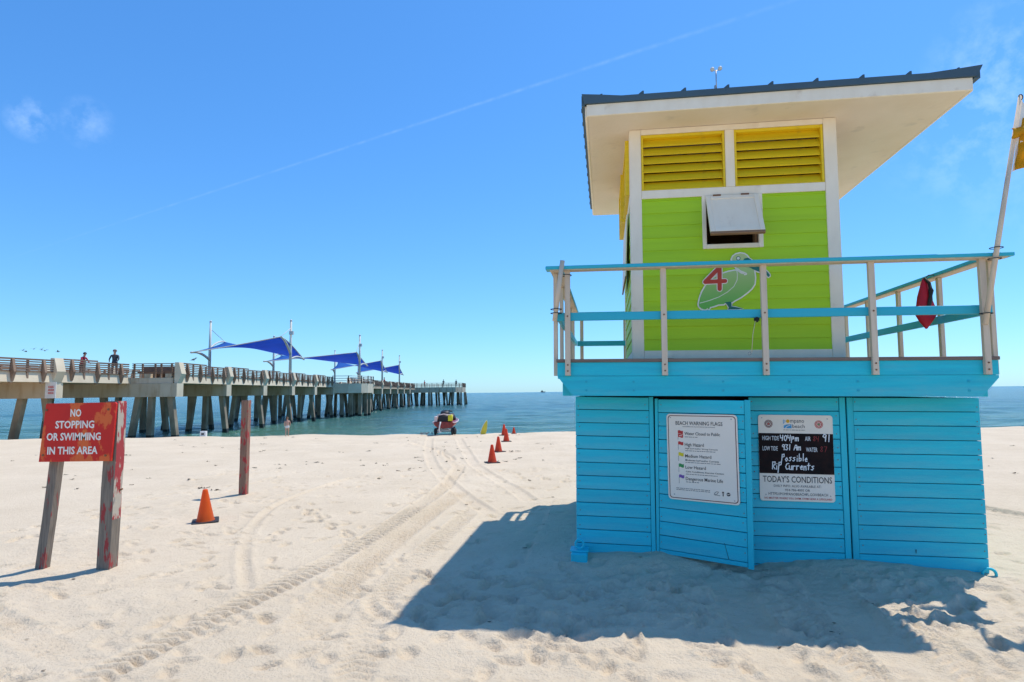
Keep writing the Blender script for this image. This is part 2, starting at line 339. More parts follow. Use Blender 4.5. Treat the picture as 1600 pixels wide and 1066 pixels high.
# footprints
rs = np.random.RandomState(4)
def stamp(cx, cy, ang, ln, wd, dep):
    i0, i1 = np.searchsorted(xs, (cx - ln * 1.6, cx + ln * 1.6)); j0, j1 = np.searchsorted(ys, (cy - ln * 1.6, cy + ln * 1.6))
    if i1 <= i0 or j1 <= j0: return
    dx = X[i0:i1, j0:j1] - cx; dy = Y[i0:i1, j0:j1] - cy
    a = (dx * math.cos(ang) + dy * math.sin(ang)) / ln; b_ = (-dx * math.sin(ang) + dy * math.cos(ang)) / wd
    r = np.sqrt(a * a + b_ * b_)
    H[i0:i1, j0:j1] += -dep * np.exp(-(r * 1.3) ** 6) + dep * .5 * np.exp(-((r - 1.05) / .2) ** 2) * (0.6 + .5 * np.sign(a))
for k in range(1150):
    cx, cy = rs.uniform(-6.5, 6.5), 2.8 + 11 * rs.rand() ** 1.3
    stamp(cx, cy, rs.uniform(0, 3.14), rs.uniform(.10, .16), rs.uniform(.045, .075), rs.uniform(.010, .028))
for k in range(420):   # churned sand round the tower
    cx, cy = rs.normal(1.6, 2.0), rs.normal(5.1, .8)
    if cy > 6.0: continue
    stamp(cx, cy, rs.uniform(0, 3.14), rs.uniform(.09, .16), rs.uniform(.05, .08), rs.uniform(.015, .038))
for k in range(26):   # a walked line of single prints
    t = k / 25; stamp(-3.3 + 3.9 * t + .1 * (k % 2), 9.3 - 5.6 * t, 2.2, .13, .06, .028)
# wheel tracks
def track(pts, half, dep, tread=0.0, pitch=.1, smooth=False, chevron=0.6):
    pts = np.array(pts); dense = []
    for p, q in zip(pts[:-1], pts[1:]):
        n = max(2, int(np.hypot(*(q - p)) / .25)); dense += [p + (q - p) * i / n for i in range(n)]
    dense.append(pts[-1]); P = np.array(dense)
    for _ in range(6): P[1:-1] = .25 * P[:-2] + .5 * P[1:-1] + .25 * P[2:]
    i0, i1 = np.searchsorted(xs, (P[:, 0].min() - .5, P[:, 0].max() + .5)); j0, j1 = np.searchsorted(ys, (P[:, 1].min() - .5, P[:, 1].max() + .5))
    x, y = X[i0:i1, j0:j1], Y[i0:i1, j0:j1]
    best = np.full(x.shape, 9.); S = np.zeros(x.shape); side = np.zeros(x.shape); s0 = 0.
    for p, q in zip(P[:-1], P[1:]):
        d = q - p; l = np.hypot(*d) + 1e-9; d = d / l
        t = np.clip((x - p[0]) * d[0] + (y - p[1]) * d[1], 0, l); ex, ey = x - p[0] - d[0] * t, y - p[1] - d[1] * t
        e = np.hypot(ex, ey); m = e < best
        best = np.where(m, e, best); S = np.where(m, s0 + t, S); side = np.where(m, ex * -d[1] + ey * d[0], side); s0 += l
    fade = np.clip(S / .5, 0, 1) * np.clip((s0 - S) / .5, 0, 1)
    prof = 1 / (1 + np.exp((best - half) / .012)); rim = np.exp(-((best - half - .035) / .03) ** 2)
    h = H[i0:i1, j0:j1]
    if smooth: h = h * (1 - .8 * prof * fade)
    wob = .7 + .9 * vnoise(x / .5, y / .5, 31)
    h = h + fade * (-dep * prof + dep * .6 * rim)
    if tread: h = h + fade * prof * tread * wob * np.clip(2.2 * np.sin(2 * math.pi * (S + chevron * np.abs(side)) / pitch), -1, 1)
    H[i0:i1, j0:j1] = h
T1 = [(-2.64, 3.5), (-2.43, 4.28), (-2.27, 5.09), (-1.99, 5.95), (-1.7, 7.34), (-1.51, 8.87), (-1.28, 10.86), (-1.21, 14.06), (-2.11, 17.95), (-3.68, 21.66)]
track(T1, .13, .020, .026, .105, True)
track([(-1.54, 4.3), (-1.56, 4.99), (-1.6, 5.64), (-1.5, 6.75), (-1.2, 8.87), (-.9, 11)], .17, .014, .017, .085, True, 1.0)
track([(-.94, 3.4), (-1.05, 4.35), (-1.12, 4.83), (-1.13, 5.82), (-.9, 7.2), (-.6, 9)], .12, .012, .014, .09, True)
track([(-2.28, 5.3), (-2.59, 5.97), (-2.95, 6.69), (-3.36, 7.76), (-3.69, 9.25), (-3.65, 10.83), (-3.21, 12.65)], .05, .018, .008, .07, True)
track([(-4.3, 5.0), (-3.9, 4.73), (-3.37, 4.42), (-2.87, 4.09)], .11, .012, .014, .08, True, 1.2)
track([(-1.17, 5.5), (-1.12, 5.1), (-.95, 4.85), (-.6, 4.70)], .05, .025)
track([(-1.3, 5.5), (-1.25, 5.05), (-1.03, 4.7), (-.7, 4.55)], .05, .025)
track([(1.61, 3.3), (1.65, 4.26), (1.80, 5.17), (1.92, 5.9)], .15, .020, 0, .1, True)
track([(2.34, 3.3), (2.51, 4.35), (2.61, 5.14), (2.78, 5.9)], .17, .022, 0, .1, True)
track([(2.62, 3.3), (2.82, 4.35), (2.98, 5.2)], .11, .010, .016, .10, True, 1.0)
track([(2.05, 3.3), (2.10, 3.87), (2.2, 4.74), (2.3, 5.4)], .10, .008, .014, .10, True, 1.0)
track([(3.9, 4.62), (3.24, 4.56), (2.88, 4.51), (2.5, 4.35)], .09, .008, .016, .12, True, 0.6)
track([(-3.24, 23.74), (-2.53, 18.01), (-1.73, 13.54), (-.91, 10.49), (-.3, 8.6)], .12, .02)
track([(-2.13, 23.55), (-1.39, 17.86), (-.84, 14.02), (-.03, 11.12), (.3, 9.5)], .12, .02)
track([(8.6, 6), (6.3, 9.0), (6.2, 12.5), (8.0, 17)], .18, .03, .008, .12, True)
# sand heaped against the tower
dx, dy = X - TO.x, Y - TO.y
uu = dx * TU.x + dy * TU.y; vv = dx * TV.x + dy * TV.y
A = np.interp(uu, [-1.2, -.4, 0, .4, .8, 1.2, 1.7, 2.0, 2.6, 3.2, 3.77, 4.6], [0, .05, .085, .10, .125, .085, .035, .085, .125, .085, .045, 0]) - .0135 * np.clip(uu, 0, 4)
wgt = np.where(vv < 0, np.exp(-(vv / .42) ** 2), 1.0) * np.where(vv > 3, np.exp(-((vv - 3) / .5) ** 2), 1.0)
nearbase = np.clip(np.exp(-(np.minimum(vv, 0) / .25) ** 2), 0, 1) * (uu > -.5) * (uu < 4.3) * (vv < 3.5)
H = H * (1 - .75 * nearbase) + A * wgt + .012 * wgt * (A > 0) * vnoise(X / .13, Y / .13, 22)
for (px_, py_, rr_) in ((-4.01, 6.1, .25), (-4.67, 6.1, .2), (-4.62, 10.44, .25)):
    dd = np.hypot(X - px_, Y - py_); H = H * (1 - np.exp(-(dd / .3) ** 2)) + .03 * np.exp(-(dd / rr_) ** 2)
for (px_, py_) in ((-4.2, 8.38), (-.52, 14.87), (-.43, 17.55), (-.24, 21.13), (-.35, 24.2), (.03, 25.0), (-2.84, 25.0), (-1.2, 25.0), (-9.38, 25.0)):
    dd = np.hypot(X - px_, Y - py_); H = H * (1 - np.exp(-(dd / .45) ** 4))
crest = 25.5 + .5 * vnoise(X / 9, X * 0 + .5, 17)
H = np.where(Y > crest, H * np.exp(-(Y - crest) / 2) - .13 * (Y - crest) - .05 * (1 - np.exp(-(Y - crest) / .5)), H)
nx_, ny_ = X.shape
co = np.stack([X, Y, H], -1).reshape(-1, 3).astype(np.float32)
idx = np.arange(nx_ * ny_).reshape(nx_, ny_)
quads = np.stack([idx[:-1, :-1], idx[1:, :-1], idx[1:, 1:], idx[:-1, 1:]], -1).reshape(-1, 4).astype(np.int32)
def grid_mesh(name, co, quads):
    me = bpy.data.meshes.new(name); me.vertices.add(len(co)); me.vertices.foreach_set('co', co.ravel())
    me.loops.add(quads.size); me.loops.foreach_set('vertex_index', quads.ravel())
    me.polygons.add(len(quads)); me.polygons.foreach_set('loop_start', np.arange(0, quads.size, 4, dtype=np.int32))
    me.polygons.foreach_set('loop_total', np.full(len(quads), 4, np.int32)); me.polygons.foreach_set('use_smooth', np.ones(len(quads), bool))
    me.update(calc_edges=True); return me
def sand_h(x, y):
    i = min(max(np.searchsorted(xs, x), 0), nx_ - 1); j = min(max(np.searchsorted(ys, y), 0), ny_ - 1); return float(H[i, j])
ms = bpy.data.materials.new('beach_sand'); ms.use_nodes = True
n = ms.node_tree.nodes; l = ms.node_tree.links; b = n['Principled BSDF']; b.inputs['Roughness'].default_value = .95; b.inputs['Specular IOR Level'].default_value = .15
tcs = n.new('ShaderNodeTexCoord')
def snoise(scale, det=5, rough=.6):
    q = n.new('ShaderNodeTexNoise'); q.inputs['Scale'].default_value = scale; q.inputs['Detail'].default_value = det; q.inputs['Roughness'].default_value = rough
    l.new(tcs.outputs['Object'], q.inputs['Vector']); return q
def smix(c1, c2, fac, lo, hi):
    r_ = n.new('ShaderNodeMapRange'); r_.inputs['From Min'].default_value = lo; r_.inputs['From Max'].default_value = hi; l.new(fac, r_.inputs['Value'])
    m_ = n.new('ShaderNodeMixRGB'); l.new(r_.outputs[0], m_.inputs['Fac'])
    for s_, c in (('Color1', c1), ('Color2', c2)):
        if isinstance(c, tuple): m_.inputs[s_].default_value = (*c, 1)
        else: l.new(c, m_.inputs[s_])
    return m_.outputs['Color']
c = smix((.70, .57, .405), (.63, .505, .35), snoise(.7).outputs['Fac'], .35, .7)
c = smix(c, (.56, .43, .285), snoise(14, 6, .7).outputs['Fac'], .52, .8)
c = smix(c, (.74, .59, .41), snoise(260, 2).outputs['Fac'], .6, .75)
c = smix(c, (.20, .15, .11), snoise(95, 2).outputs['Fac'], .72, .78)
l.new(c, b.inputs['Base Color'])
b1 = n.new('ShaderNodeBump'); b1.inputs['Strength'].default_value = .9; b1.inputs['Distance'].default_value = .022; l.new(snoise(38, 6, .65).outputs['Fac'], b1.inputs['Height'])
b2 = n.new('ShaderNodeBump'); b2.inputs['Strength'].default_value = .5; b2.inputs['Distance'].default_value = .003; l.new(snoise(330, 3).outputs['Fac'], b2.inputs['Height']); l.new(b1.outputs['Normal'], b2.inputs['Normal'])
l.new(b2.outputs['Normal'], b.inputs['Normal'])
sand = obj('sand', grid_mesh('sand', co, quads), ms); tag(sand, 'pale trampled beach sand with wheel tracks and footprints', 'sand', kind='structure')

# ------------------------------------------------------------------ sea
wx = np.array([-v for v in grow(60, 9000, 3, 1.25)][::-1] + list(np.arange(-60, 60, .6))[1:] + grow(60, 9000, 3, 1.25))
wy = np.array(grow(26.5, 9000, .35, 1.013))
WX, WY = np.meshgrid(wx, wy, indexing='ij')
wfade = np.clip((400 - WY) / 300, 0, 1) * np.clip((200 - np.abs(WX)) / 120, 0, 1)
WZ = -1.2 + wfade * (.10 * vnoise(WX / 5 + 50, WY / 1.7 + 50, 41) * 2 + .07 * vnoise(WX / 2.2 + 50, WY / .8 + 50, 42) * 2 + .14 * np.sin(WY / 2.3 + 1.5 * vnoise(WX / 9 + 50, WY / 30 + 50, 43) * 4) * (.4 + vnoise(WX / 14 + 50, WY / 9 + 50, 44)))
idx = np.arange(WX.size).reshape(WX.shape)
quads = np.stack([idx[:-1, :-1], idx[1:, :-1], idx[1:, 1:], idx[:-1, 1:]], -1).reshape(-1, 4).astype(np.int32)
mw = bpy.data.materials.new('sea_water'); mw.use_nodes = True
n = mw.node_tree.nodes; l = mw.node_tree.links; b = n['Principled BSDF']
b.inputs['Roughness'].default_value = .16; b.inputs['IOR'].default_value = 1.33; b.inputs['Specular IOR Level'].default_value = .35
tcs = n.new('ShaderNodeTexCoord')
mpw = n.new('ShaderNodeMapping'); mpw.inputs['Scale'].default_value = (.35, 1, 1); l.new(tcs.outputs['Object'], mpw.inputs['Vector'])
sx_ = n.new('ShaderNodeSeparateXYZ'); l.new(tcs.outputs['Object'], sx_.inputs[0])
mr = n.new('ShaderNodeMapRange'); mr.inputs['From Min'].default_value = 35; mr.inputs['From Max'].default_value = 130; l.new(sx_.outputs['Y'], mr.inputs['Value'])
wn = n.new('ShaderNodeTexNoise'); wn.inputs['Scale'].default_value = .06; wn.inputs['Detail'].default_value = 4; l.new(mpw.outputs['Vector'], wn.inputs['Vector'])
ad = n.new('ShaderNodeMath'); ad.operation = 'ADD'; l.new(mr.outputs[0], ad.inputs[0])
sb = n.new('ShaderNodeMath'); sb.operation = 'MULTIPLY_ADD'; sb.inputs[1].default_value = .8; sb.inputs[2].default_value = -.4; l.new(wn.outputs['Fac'], sb.inputs[0]); l.new(sb.outputs[0], ad.inputs[1])
cr = n.new('ShaderNodeValToRGB'); cr.color_ramp.elements[0].color = (.085, .21, .14, 1); cr.color_ramp.elements[1].color = (.035, .125, .135, 1)
e_ = cr.color_ramp.elements.new(.45); e_.color = (.05, .165, .155, 1)
l.new(ad.outputs[0], cr.inputs['Fac']); l.new(cr.outputs['Color'], b.inputs['Base Color'])
w1 = n.new('ShaderNodeTexNoise'); w1.inputs['Scale'].default_value = 1.1; w1.inputs['Detail'].default_value = 7; w1.inputs['Roughness'].default_value = .62; l.new(mpw.outputs['Vector'], w1.inputs['Vector'])
w2 = n.new('ShaderNodeTexNoise'); w2.inputs['Scale'].default_value = .16; w2.inputs['Detail'].default_value = 5; l.new(mpw.outputs['Vector'], w2.inputs['Vector'])
bw = n.new('ShaderNodeBump'); bw.inputs['Strength'].default_value = 1.0; bw.inputs['Distance'].default_value = 1.1; l.new(w1.outputs['Fac'], bw.inputs['Height'])
bw2 = n.new('ShaderNodeBump'); bw2.inputs['Strength'].default_value = .8; bw2.inputs['Distance'].default_value = 2.4; l.new(w2.outputs['Fac'], bw2.inputs['Height']); l.new(bw.outputs['Normal'], bw2.inputs['Normal'])
l.new(bw2.outputs['Normal'], b.inputs['Normal'])
sea = obj('sea', grid_mesh('sea', np.stack([WX, WY, WZ], -1).reshape(-1, 3).astype(np.float32), quads), mw); tag(sea, 'choppy blue green sea reaching to the horizon', 'sea', kind='structure')

# ------------------------------------------------------------------ lifeguard tower
tower = empty('lifeguard_tower', mat4=TM)
tag(tower, 'blue and lime green wooden lifeguard tower with railed deck and flat overhanging roof', 'lifeguard tower')
P_ = .134; HB = 1.649
def boards(parent, u0, u1, v0, thick, wtop, wbot, m, slope=0.0, axis='u', jitter=.0015):
    k = 0; w1 = wtop
    while w1 > wbot + .01:
        w0 = max(w1 - P_, wbot); dz = random.uniform(-jitter, jitter)
        if axis == 'u': o = box('board', u0, u1, v0 + dz, v0 + thick + dz, w0 + .003, w1 - .003, m, parent, .003)
        else: o = box('board', v0 + dz, v0 + thick + dz, u0, u1, w0 + .003, w1 - .003, m, parent, .003)
        if slope: o.rotation_euler = (0, slope, 0)
        w1 = w0; k += 1
# near-black sheets behind the boards, shade of the storage room put into colour
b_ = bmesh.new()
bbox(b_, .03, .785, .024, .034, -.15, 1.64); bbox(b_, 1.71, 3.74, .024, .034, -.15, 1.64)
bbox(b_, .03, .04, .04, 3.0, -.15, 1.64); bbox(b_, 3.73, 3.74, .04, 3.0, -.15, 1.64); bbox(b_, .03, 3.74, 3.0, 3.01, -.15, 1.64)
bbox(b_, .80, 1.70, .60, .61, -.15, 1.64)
obj('cavity_shade_lining', b_, 'dark', tower)
lp = empty('base_panel'); lp.parent = tower
boards(lp, .0, .738, 0, .022, HB, -.1, 'blue', slope=.013)
for x0, x1 in ((.741, .783),): box('stile', x0, x1, -.006, .022, -.1, HB, 'blue_side', lp)
cp = empty('base_panel'); cp.parent = tower
boards(cp, 1.705, 2.535, 0, .022, HB, -.1, 'blue')
box('stile', 2.538, 2.592, -.006, .022, -.1, HB, 'blue_side', cp)
rp = empty('base_panel'); rp.parent = tower
boards(rp, 2.665, 3.765, 0, .022, HB, -.1, 'blue')
box('stile', 2.606, 2.662, -.006, .022, -.1, HB, 'blue_side', rp)
sl = empty('base_side_wall'); sl.parent = tower; boards(sl, .025, 3.02, 0.0, .022, HB, -.1, 'blue', axis='v')
sr = empty('base_side_wall'); sr.parent = tower; boards(sr, .025, 3.02, 3.743, .022, HB, -.1, 'blue', axis='v')
bk = empty('base_rear_wall'); bk.parent = tower; boards(bk, .0, 3.765, 3.02, .022, HB, -.1, 'blue')
# door, hinged on the left, standing a little open
DANG = R(-25.7)
door = empty('door'); door.parent = tower; door.location = (.789, -.004, 0); door.rotation_euler = (0, R(.35), DANG)
DW = .918
k = 0; w1 = 1.628
while w1 > .12:
    w0 = max(w1 - P_, .108); box('board', .034, DW - .052, .0, .02, w0 + .003, w1 - .003, 'blue', door, .003, (0, random.uniform(-.002, .002), 0)); w1 = w0
box('stile', .0, .031, -.006, .022, .10, 1.632, 'blue_side', door); box('stile', DW - .049, DW, -.004, .022, .10, 1.632, 'blue_side', door)
box('door_brace', .034, DW - .052, .021, .05, .13, .23, 'blue_side', door); box('door_brace', .034, DW - .052, .021, .05, 1.35, 1.45, 'blue_side', door)
for par, xa, xb, y_, wt in ((cp, 1.73, 2.51, -.0012, HB), (rp, 2.69, 3.74, -.0012, HB), (lp, .03, .71, -.0012, HB), (door, .055, DW - .075, .0, 1.628)):
    for k in range(11):
        for x in (xa, xb): disc_obj('nail', x + random.uniform(-.01, .01), y_ - .0005, wt - P_ * (k + .5) + random.uniform(-.03, .03), .005, .0012, 'bolt', par, 8)
b_ = bmesh.new(); prism(b_, [(.66, .30), (.663, .30), (.70, .16), (.695, .16)], -.0012, .0); obj('crack', b_, 'dark', door)
b_ = bmesh.new(); prism(b_, [(3.150, .235), (3.158, .235), (3.156, .20), (3.152, .20)], -.0035, -.002); obj('crack', b_, 'dark', rp)
# fascia with clipped ends
b_ = bmesh.new(); prism(b_, [(-.165, 1.858), (3.797, 1.858), (3.797, 1.99), (-.165, 1.99)], -.26, -.222); obj('upper_fascia_board', b_, 'blue', tower)
b_ = bmesh.new(); prism(b_, [(-.165, 1.853), (-.014, 1.661), (3.651, 1.661), (3.797, 1.832), (3.797, 1.855), (-.165, 1.855)], -.258, -.22); obj('lower_fascia_board', b_, 'blue', tower)
for u0, u1 in ((-.165, -.127), (3.759, 3.797)): box('side_fascia_board', u0, u1, -.219, 3.34, 1.83, 1.99, 'blue_side', tower)
box('side_fascia_board', -.127, 3.759, 3.30, 3.34, 1.83, 1.99, 'blue_side', tower)
for k in range(7): box('deck_joist', -.12, 3.75, .02 + k * .52 - .19, .06 + k * .52 - .19, 1.66, 1.985, 'blue_side', tower)
for u in (.12, .58, 1.42, 2.02, 2.62, 3.55):
    for w in (1.80, 1.715): disc_obj('washer', u, -.2585, w, .011, .004, 'bluebolt', tower)
k = 0; v = -.275
while v < 3.34:
    box('deck_board', -.175, 3.807, v, v + .134, 1.992, 2.024, 'deckwood', tower, .003); v += .14
# rails and posts
for u in (-.058, .878, 1.809, 2.763, 3.695):
    p = box('rail_post', u - .027, u + .027, -.305, -.263, 1.86, 2.913, 'post', tower, .003)
    for w in (2.45, 1.965, 1.905): disc_obj('bolt', u, -.3055, w, .008, .004, 'bolt', tower)
    box('post_cap_plate', u - .07, u + .07, -.33, -.24, 2.9135, 2.9155, 'post', tower, 0)
def top_rail(u0, u1, v0, v1):
    box('top_rail', u0, u1, v0, v1, 2.9165, 2.95, 'teal', tower, .004)
top_rail(-.272, 3.93, -.36, -.215); top_rail(-.235, -.10, -.213, 3.42); top_rail(3.745, 3.885, -.213, 3.42); top_rail(-.098, 3.743, 3.28, 3.42)
for (u0, u1, v0, v1) in ((-.23, 3.89, -.345, -.23), (-.225, -.11, -.21, 3.40), (3.755, 3.875, -.21, 3.40)): box('rail_underside', u0, u1, v0, v1, 2.9075, 2.9160, 'post', tower, 0)
box('mid_rail', -.172, 3.778, -.262 + .0005, -.228, 2.41, 2.49, 'teal', tower, .003)
for u0, s in ((-.165, -1), (3.797, 1)):
    for v in (-.17, .675, 1.58, 2.455, 3.2):
        a0, a1 = (u0 - .042, u0 - .001) if s < 0 else (u0 + .001, u0 + .042)
        box('rail_post', a0, a1, v - .027, v + .027, 1.86, 2.906, 'post', tower, .003)
    a0, a1 = (u0 + .0, u0 + .034) if s < 0 else (u0 - .034, u0)
    box('mid_rail', a0, a1, -.226, 3.25, 2.41, 2.49, 'teal', tower, .003)
for u in (-.06, .62, 1.3, 2.0, 2.7, 3.6): box('rail_post', u - .027, u + .027, 3.341, 3.382, 1.86, 2.906, 'post', tower, .003)
box('mid_rail', -.13, 3.76, 3.302, 3.336, 2.41, 2.49, 'teal', tower, .003)
# cabin
C0, C1, CV0, CV1, CT = .595, 2.68, .18, 2.40, 4.517
fwall = empty('cabin_front_wall'); fwall.parent = tower
def lap(parent, u0, u1, w0, w1, v, axis='u', flip=1):
    """one lap-siding board, proud at its lower edge"""
    key = ('lap', round(u1 - u0, 3), round(w1 - w0, 3), axis, flip)
    if key not in CACHE:
        b = bmesh.new(); h = w1 - w0; ln = u1 - u0
        prof = [(0, 0), (-.018 * flip, 0), (-.018 * flip, .004), (-.007 * flip, h), (0, h)]
        if axis == 'u': A = [b.verts.new((-ln / 2, p[0], p[1])) for p in prof]; B = [b.verts.new((ln / 2, p[0], p[1])) for p in prof]
        else: A = [b.verts.new((p[0], -ln / 2, p[1])) for p in prof]; B = [b.verts.new((p[0], ln / 2, p[1])) for p in prof]
        b.faces.new(A); b.faces.new(B[::-1])
        for i in range(5): b.faces.new((A[i], B[i], B[(i + 1) % 5], A[(i + 1) % 5]))
        bmesh.ops.recalc_face_normals(b, faces=b.faces[:])
        me = bpy.data.meshes.new('siding_board'); b.to_mesh(me); b.free(); me.materials.append(M['green']); CACHE[key] = me
    o = bpy.data.objects.new('siding_board', CACHE[key]); link(o, parent)
    o.location = ((u0 + u1) / 2, v, w0) if axis == 'u' else (v, (u0 + u1) / 2, w0)
w1 = 3.752; w0 = 3.727
while w1 > 2.14:
    lo = max(w0, 2.128)
    if lo < 3.76 and w1 > 3.19:
        lap(fwall, .712, 1.335, lo, w1, CV0); lap(fwall, 1.932, 2.558, lo, w1, CV0)
    else: lap(fwall, .712, 2.558, lo, w1, CV0)
    w1 = lo; w0 = lo - .1345
b_ = bmesh.new()   # sheathing behind the boards with the window and louvre openings left out
for r_ in ((C0 + .02, 1.372, 2.03, 3.80), (1.888, C1 - .02, 2.03, 3.80), (1.372, 1.888, 2.03, 3.236), (1.372, 1.888, 3.72, 3.80)): bbox(b_, r_[0], r_[1], CV0 + .001, CV0 + .02, r_[2], r_[3])
obj('sheathing', b_, 'rawwood', fwall)
def trimbox(u0, u1, w0, w1, proud=.024, name='trim_board'): box(name, u0, u1, CV0 - proud, CV0 + .02, w0, w1, 'trim', fwall, .003)
trimbox(.595, .713, 2.026, 4.516); trimbox(2.556, 2.68, 2.026, 4.516)
trimbox(.7145, 2.5545, 2.026, 2.128, .022); trimbox(.7145, 2.5545, 3.753, 3.842, .022); trimbox(.7145, 2.5545, 4.458, 4.516, .022)
trimbox(1.582, 1.674, 3.8435, 4.4565, .022)
def louver(parent, u0, u1, w0, w1, v, axis='u', nsl=6):
    lv = empty('louver'); lv.parent = parent
    def bx(name, a0, a1, d0, d1, z0, z1, m, rot=0):
        if axis == 'u': o = box(name, a0, a1, v + d0, v + d1, z0, z1, m, lv, .002, (rot, 0, 0) if rot else None)
        else: o = box(name, v + d0, v + d1, a0, a1, z0, z1, m, lv, .002, (0, -rot, 0) if rot else None)
        return o
    bx('louver_frame', u0, u0 + .022, -.015, .09, w0, w1, 'yellow'); bx('louver_frame', u1 - .022, u1, -.015, .09, w0, w1, 'yellow')
    bx('louver_frame', u0 + .022, u1 - .022, -.012, .09, w1 - .03, w1, 'yellow'); bx('louver_frame', u0 + .022, u1 - .022, -.012, .09, w0, w0 + .012, 'yellow')
    p = (w1 - w0 - .04) / nsl
    for i in range(nsl):
        zc = w0 + .012 + p * (i + .5)
        bx('slat', u0 + .023, u1 - .023, .028, .040, zc - p * .62, zc + p * .62, 'yellow', R(-33))
louver(fwall, .716, 1.580, 3.845, 4.456, CV0); louver(fwall, 1.676, 2.553, 3.845, 4.456, CV0)
# window in the front wall with its propped-up flap
win = empty('window'); win.parent = tower
for (u0, u1, w0, w1) in ((1.331, 1.371, 3.188, 3.752), (1.889, 1.934, 3.188, 3.752), (1.3715, 1.8885, 3.188, 3.234)): box('window_frame', u0, u1, CV0 - .032, CV0 + .03, w0, w1, 'trim', win, .003)
for (u0, u1, w0, w1) in ((1.372, 1.384, 3.236, 3.72), (1.868, 1.887, 3.236, 3.72), (1.385, 1.867, 3.236, 3.246)): box('window_jamb', u0, u1, CV0 + .031, CV0 + .14, w0, w1, 'rawwood', win, .002)
fl = empty('window_flap'); fl.parent = tower; fl.location = (1.63, CV0 - .034, 3.742); fl.rotation_euler = (R(-28), 0, 0)
for nm, x0, x1, z0, z1 in (('flap_frame', -.262, -.215, -.50, 0), ('flap_frame', .215, .262, -.50, 0), ('flap_frame', -.2145, .2145, -.05, 0), ('flap_frame', -.2145, .2145, -.50, -.45)): box(nm, x0, x1, -.014, .014, z0, z1, 'trim', fl, .003)
box('flap_panel', -.2145, .2145, -.006, .008, -.4495, -.0505, 'trim', fl, 0)
box('flap_edge', -.262, .262, -.013, .02, -.53, -.5005, 'rawwood', fl, .002)
for x in (-.15, .13): box('hinge', x - .04, x + .04, -.022, -.0145, -.012, .004, 'bolt', fl, 0)
# other cabin walls
def sidewall(u, s):
    wl = empty('cabin_side_wall'); wl.parent = tower
    q0, q1 = (u, u + .02) if s < 0 else (u - .02, u)
    box('sheathing', *( (u + .019, u + .03) if s < 0 else (u - .03, u - .019)), CV0 + .025, CV1, 2.03, 4.516, 'rawwood', wl, 0)
    w1 = 3.752
    while w1 > 2.14:
        lo = max(w1 - .1345, 2.128); lap(wl, CV0 + .10, CV1 - .10, lo, w1, u + (.018 if s < 0 else -.018), 'v', 1 if s < 0 else -1); w1 = lo
    f0, f1 = (u - .004, u + .018) if s < 0 else (u - .018, u + .004)
    for (a0, a1, z0, z1) in ((CV0 + .021, CV0 + .10, 2.026, 4.516), (CV1 - .10, CV1, 2.026, 4.516), (CV0 + .1015, CV1 - .1015, 3.753, 3.842), (CV0 + .1015, CV1 - .1015, 2.026, 2.128), (CV0 + .1015, CV1 - .1015, 4.458, 4.516), (1.25, 1.34, 3.8435, 4.4565)):
        box('trim_board', f0, f1, a0, a1, z0, z1, 'trim', wl, .003)
    return wl
wl = sidewall(C0, -1); sidewall(C1, 1)
louver(wl, CV0 + .102, 1.248, 3.845, 4.456, C0 - .03, 'v'); louver(wl, 1.342, CV1 - .102, 3.845, 4.456, C0 - .055, 'v')
af = empty('side_window_flap'); af.parent = tower; af.location = (C0 - .012, 1.3, 3.74); af.rotation_euler = (0, R(2), 0)
box('flap_panel', -.014, .0, -.62, .62, -.72, 0, 'trim', af, .003); box('flap_edge', -.016, .002, -.62, .62, -.745, -.721, 'rawwood', af, .002)
bw_ = empty('cabin_rear_wall'); bw_.parent = tower
boards(bw_, C0, C1, CV1 + .012, .02, 4.516, 2.03, 'green'); box('sheathing', C0 + .031, C1 - .031, CV1 + .0005, CV1 + .010, 2.031, 4.515, 'rawwood', bw_, 0)  # unseen rear sheathing added to stop light leaking between the boards
box('cabin_floor', C0 + .03, C1 - .03, CV0 + .03, CV1, 2.0245, 2.03, 'dark', tower, 0)
# roof
roof = empty('roof'); roof.parent = tower
box('soffit', .158, 3.722, -.235, 3.295, 4.519, 4.55, 'soffit', roof, 0)
box('roof_core', .165, 3.715, -.23, 3.29, 4.5505, 4.64, 'soffit', roof, 0)
box('front_fascia', .15, 3.735, -.262, -.236, 4.515, 4.636, 'trim', roof, .003)
for u0, u1 in ((.132, .157), (3.7225, 3.747)): box('side_fascia', u0, u1, -.235, 3.296, 4.515, 4.632, 'trim', roof, .003)
box('rear_fascia', .15, 3.73, 3.296, 3.32, 4.515, 4.632, 'trim', roof, .003)
b_ = bmesh.new(); prism(b_, [(.128, 4.637), (3.765, 4.637), (3.815, 4.742), (3.62, 4.722), (3.35, 4.698), (.50, 4.698), (.28, 4.724), (.10, 4.742)], -.285, -.2635); obj('drip_edge', b_, 'roofmetal', roof)
for a0, a1 in ((.098, .131), (3.748, 3.80)): box('side_flashing', a0, a1, -.263, 3.33, 4.625, 4.73, 'roofmetal', roof, 0)
b_ = bmesh.new(); bbox(b_, .1315, 3.7475, -.263, 3.33, 4.641, 4.70); obj('metal_sheet', b_, 'roofmetal', roof)
for k in range(9):
    u = .30 + k * .415
    b_ = bmesh.new(); prism(b_, [(u - .055, 4.7005), (u + .012, 4.7005), (u + .012, 4.742), (u - .004, 4.742)], -.262, 3.32); obj('standing_seam', b_, 'roofmetal', roof)
for k in range(11): box('edge_clip', .089, .0975, -.1 + k * .32, -.07 + k * .32, 4.64, 4.675, 'roofmetal', roof, 0)
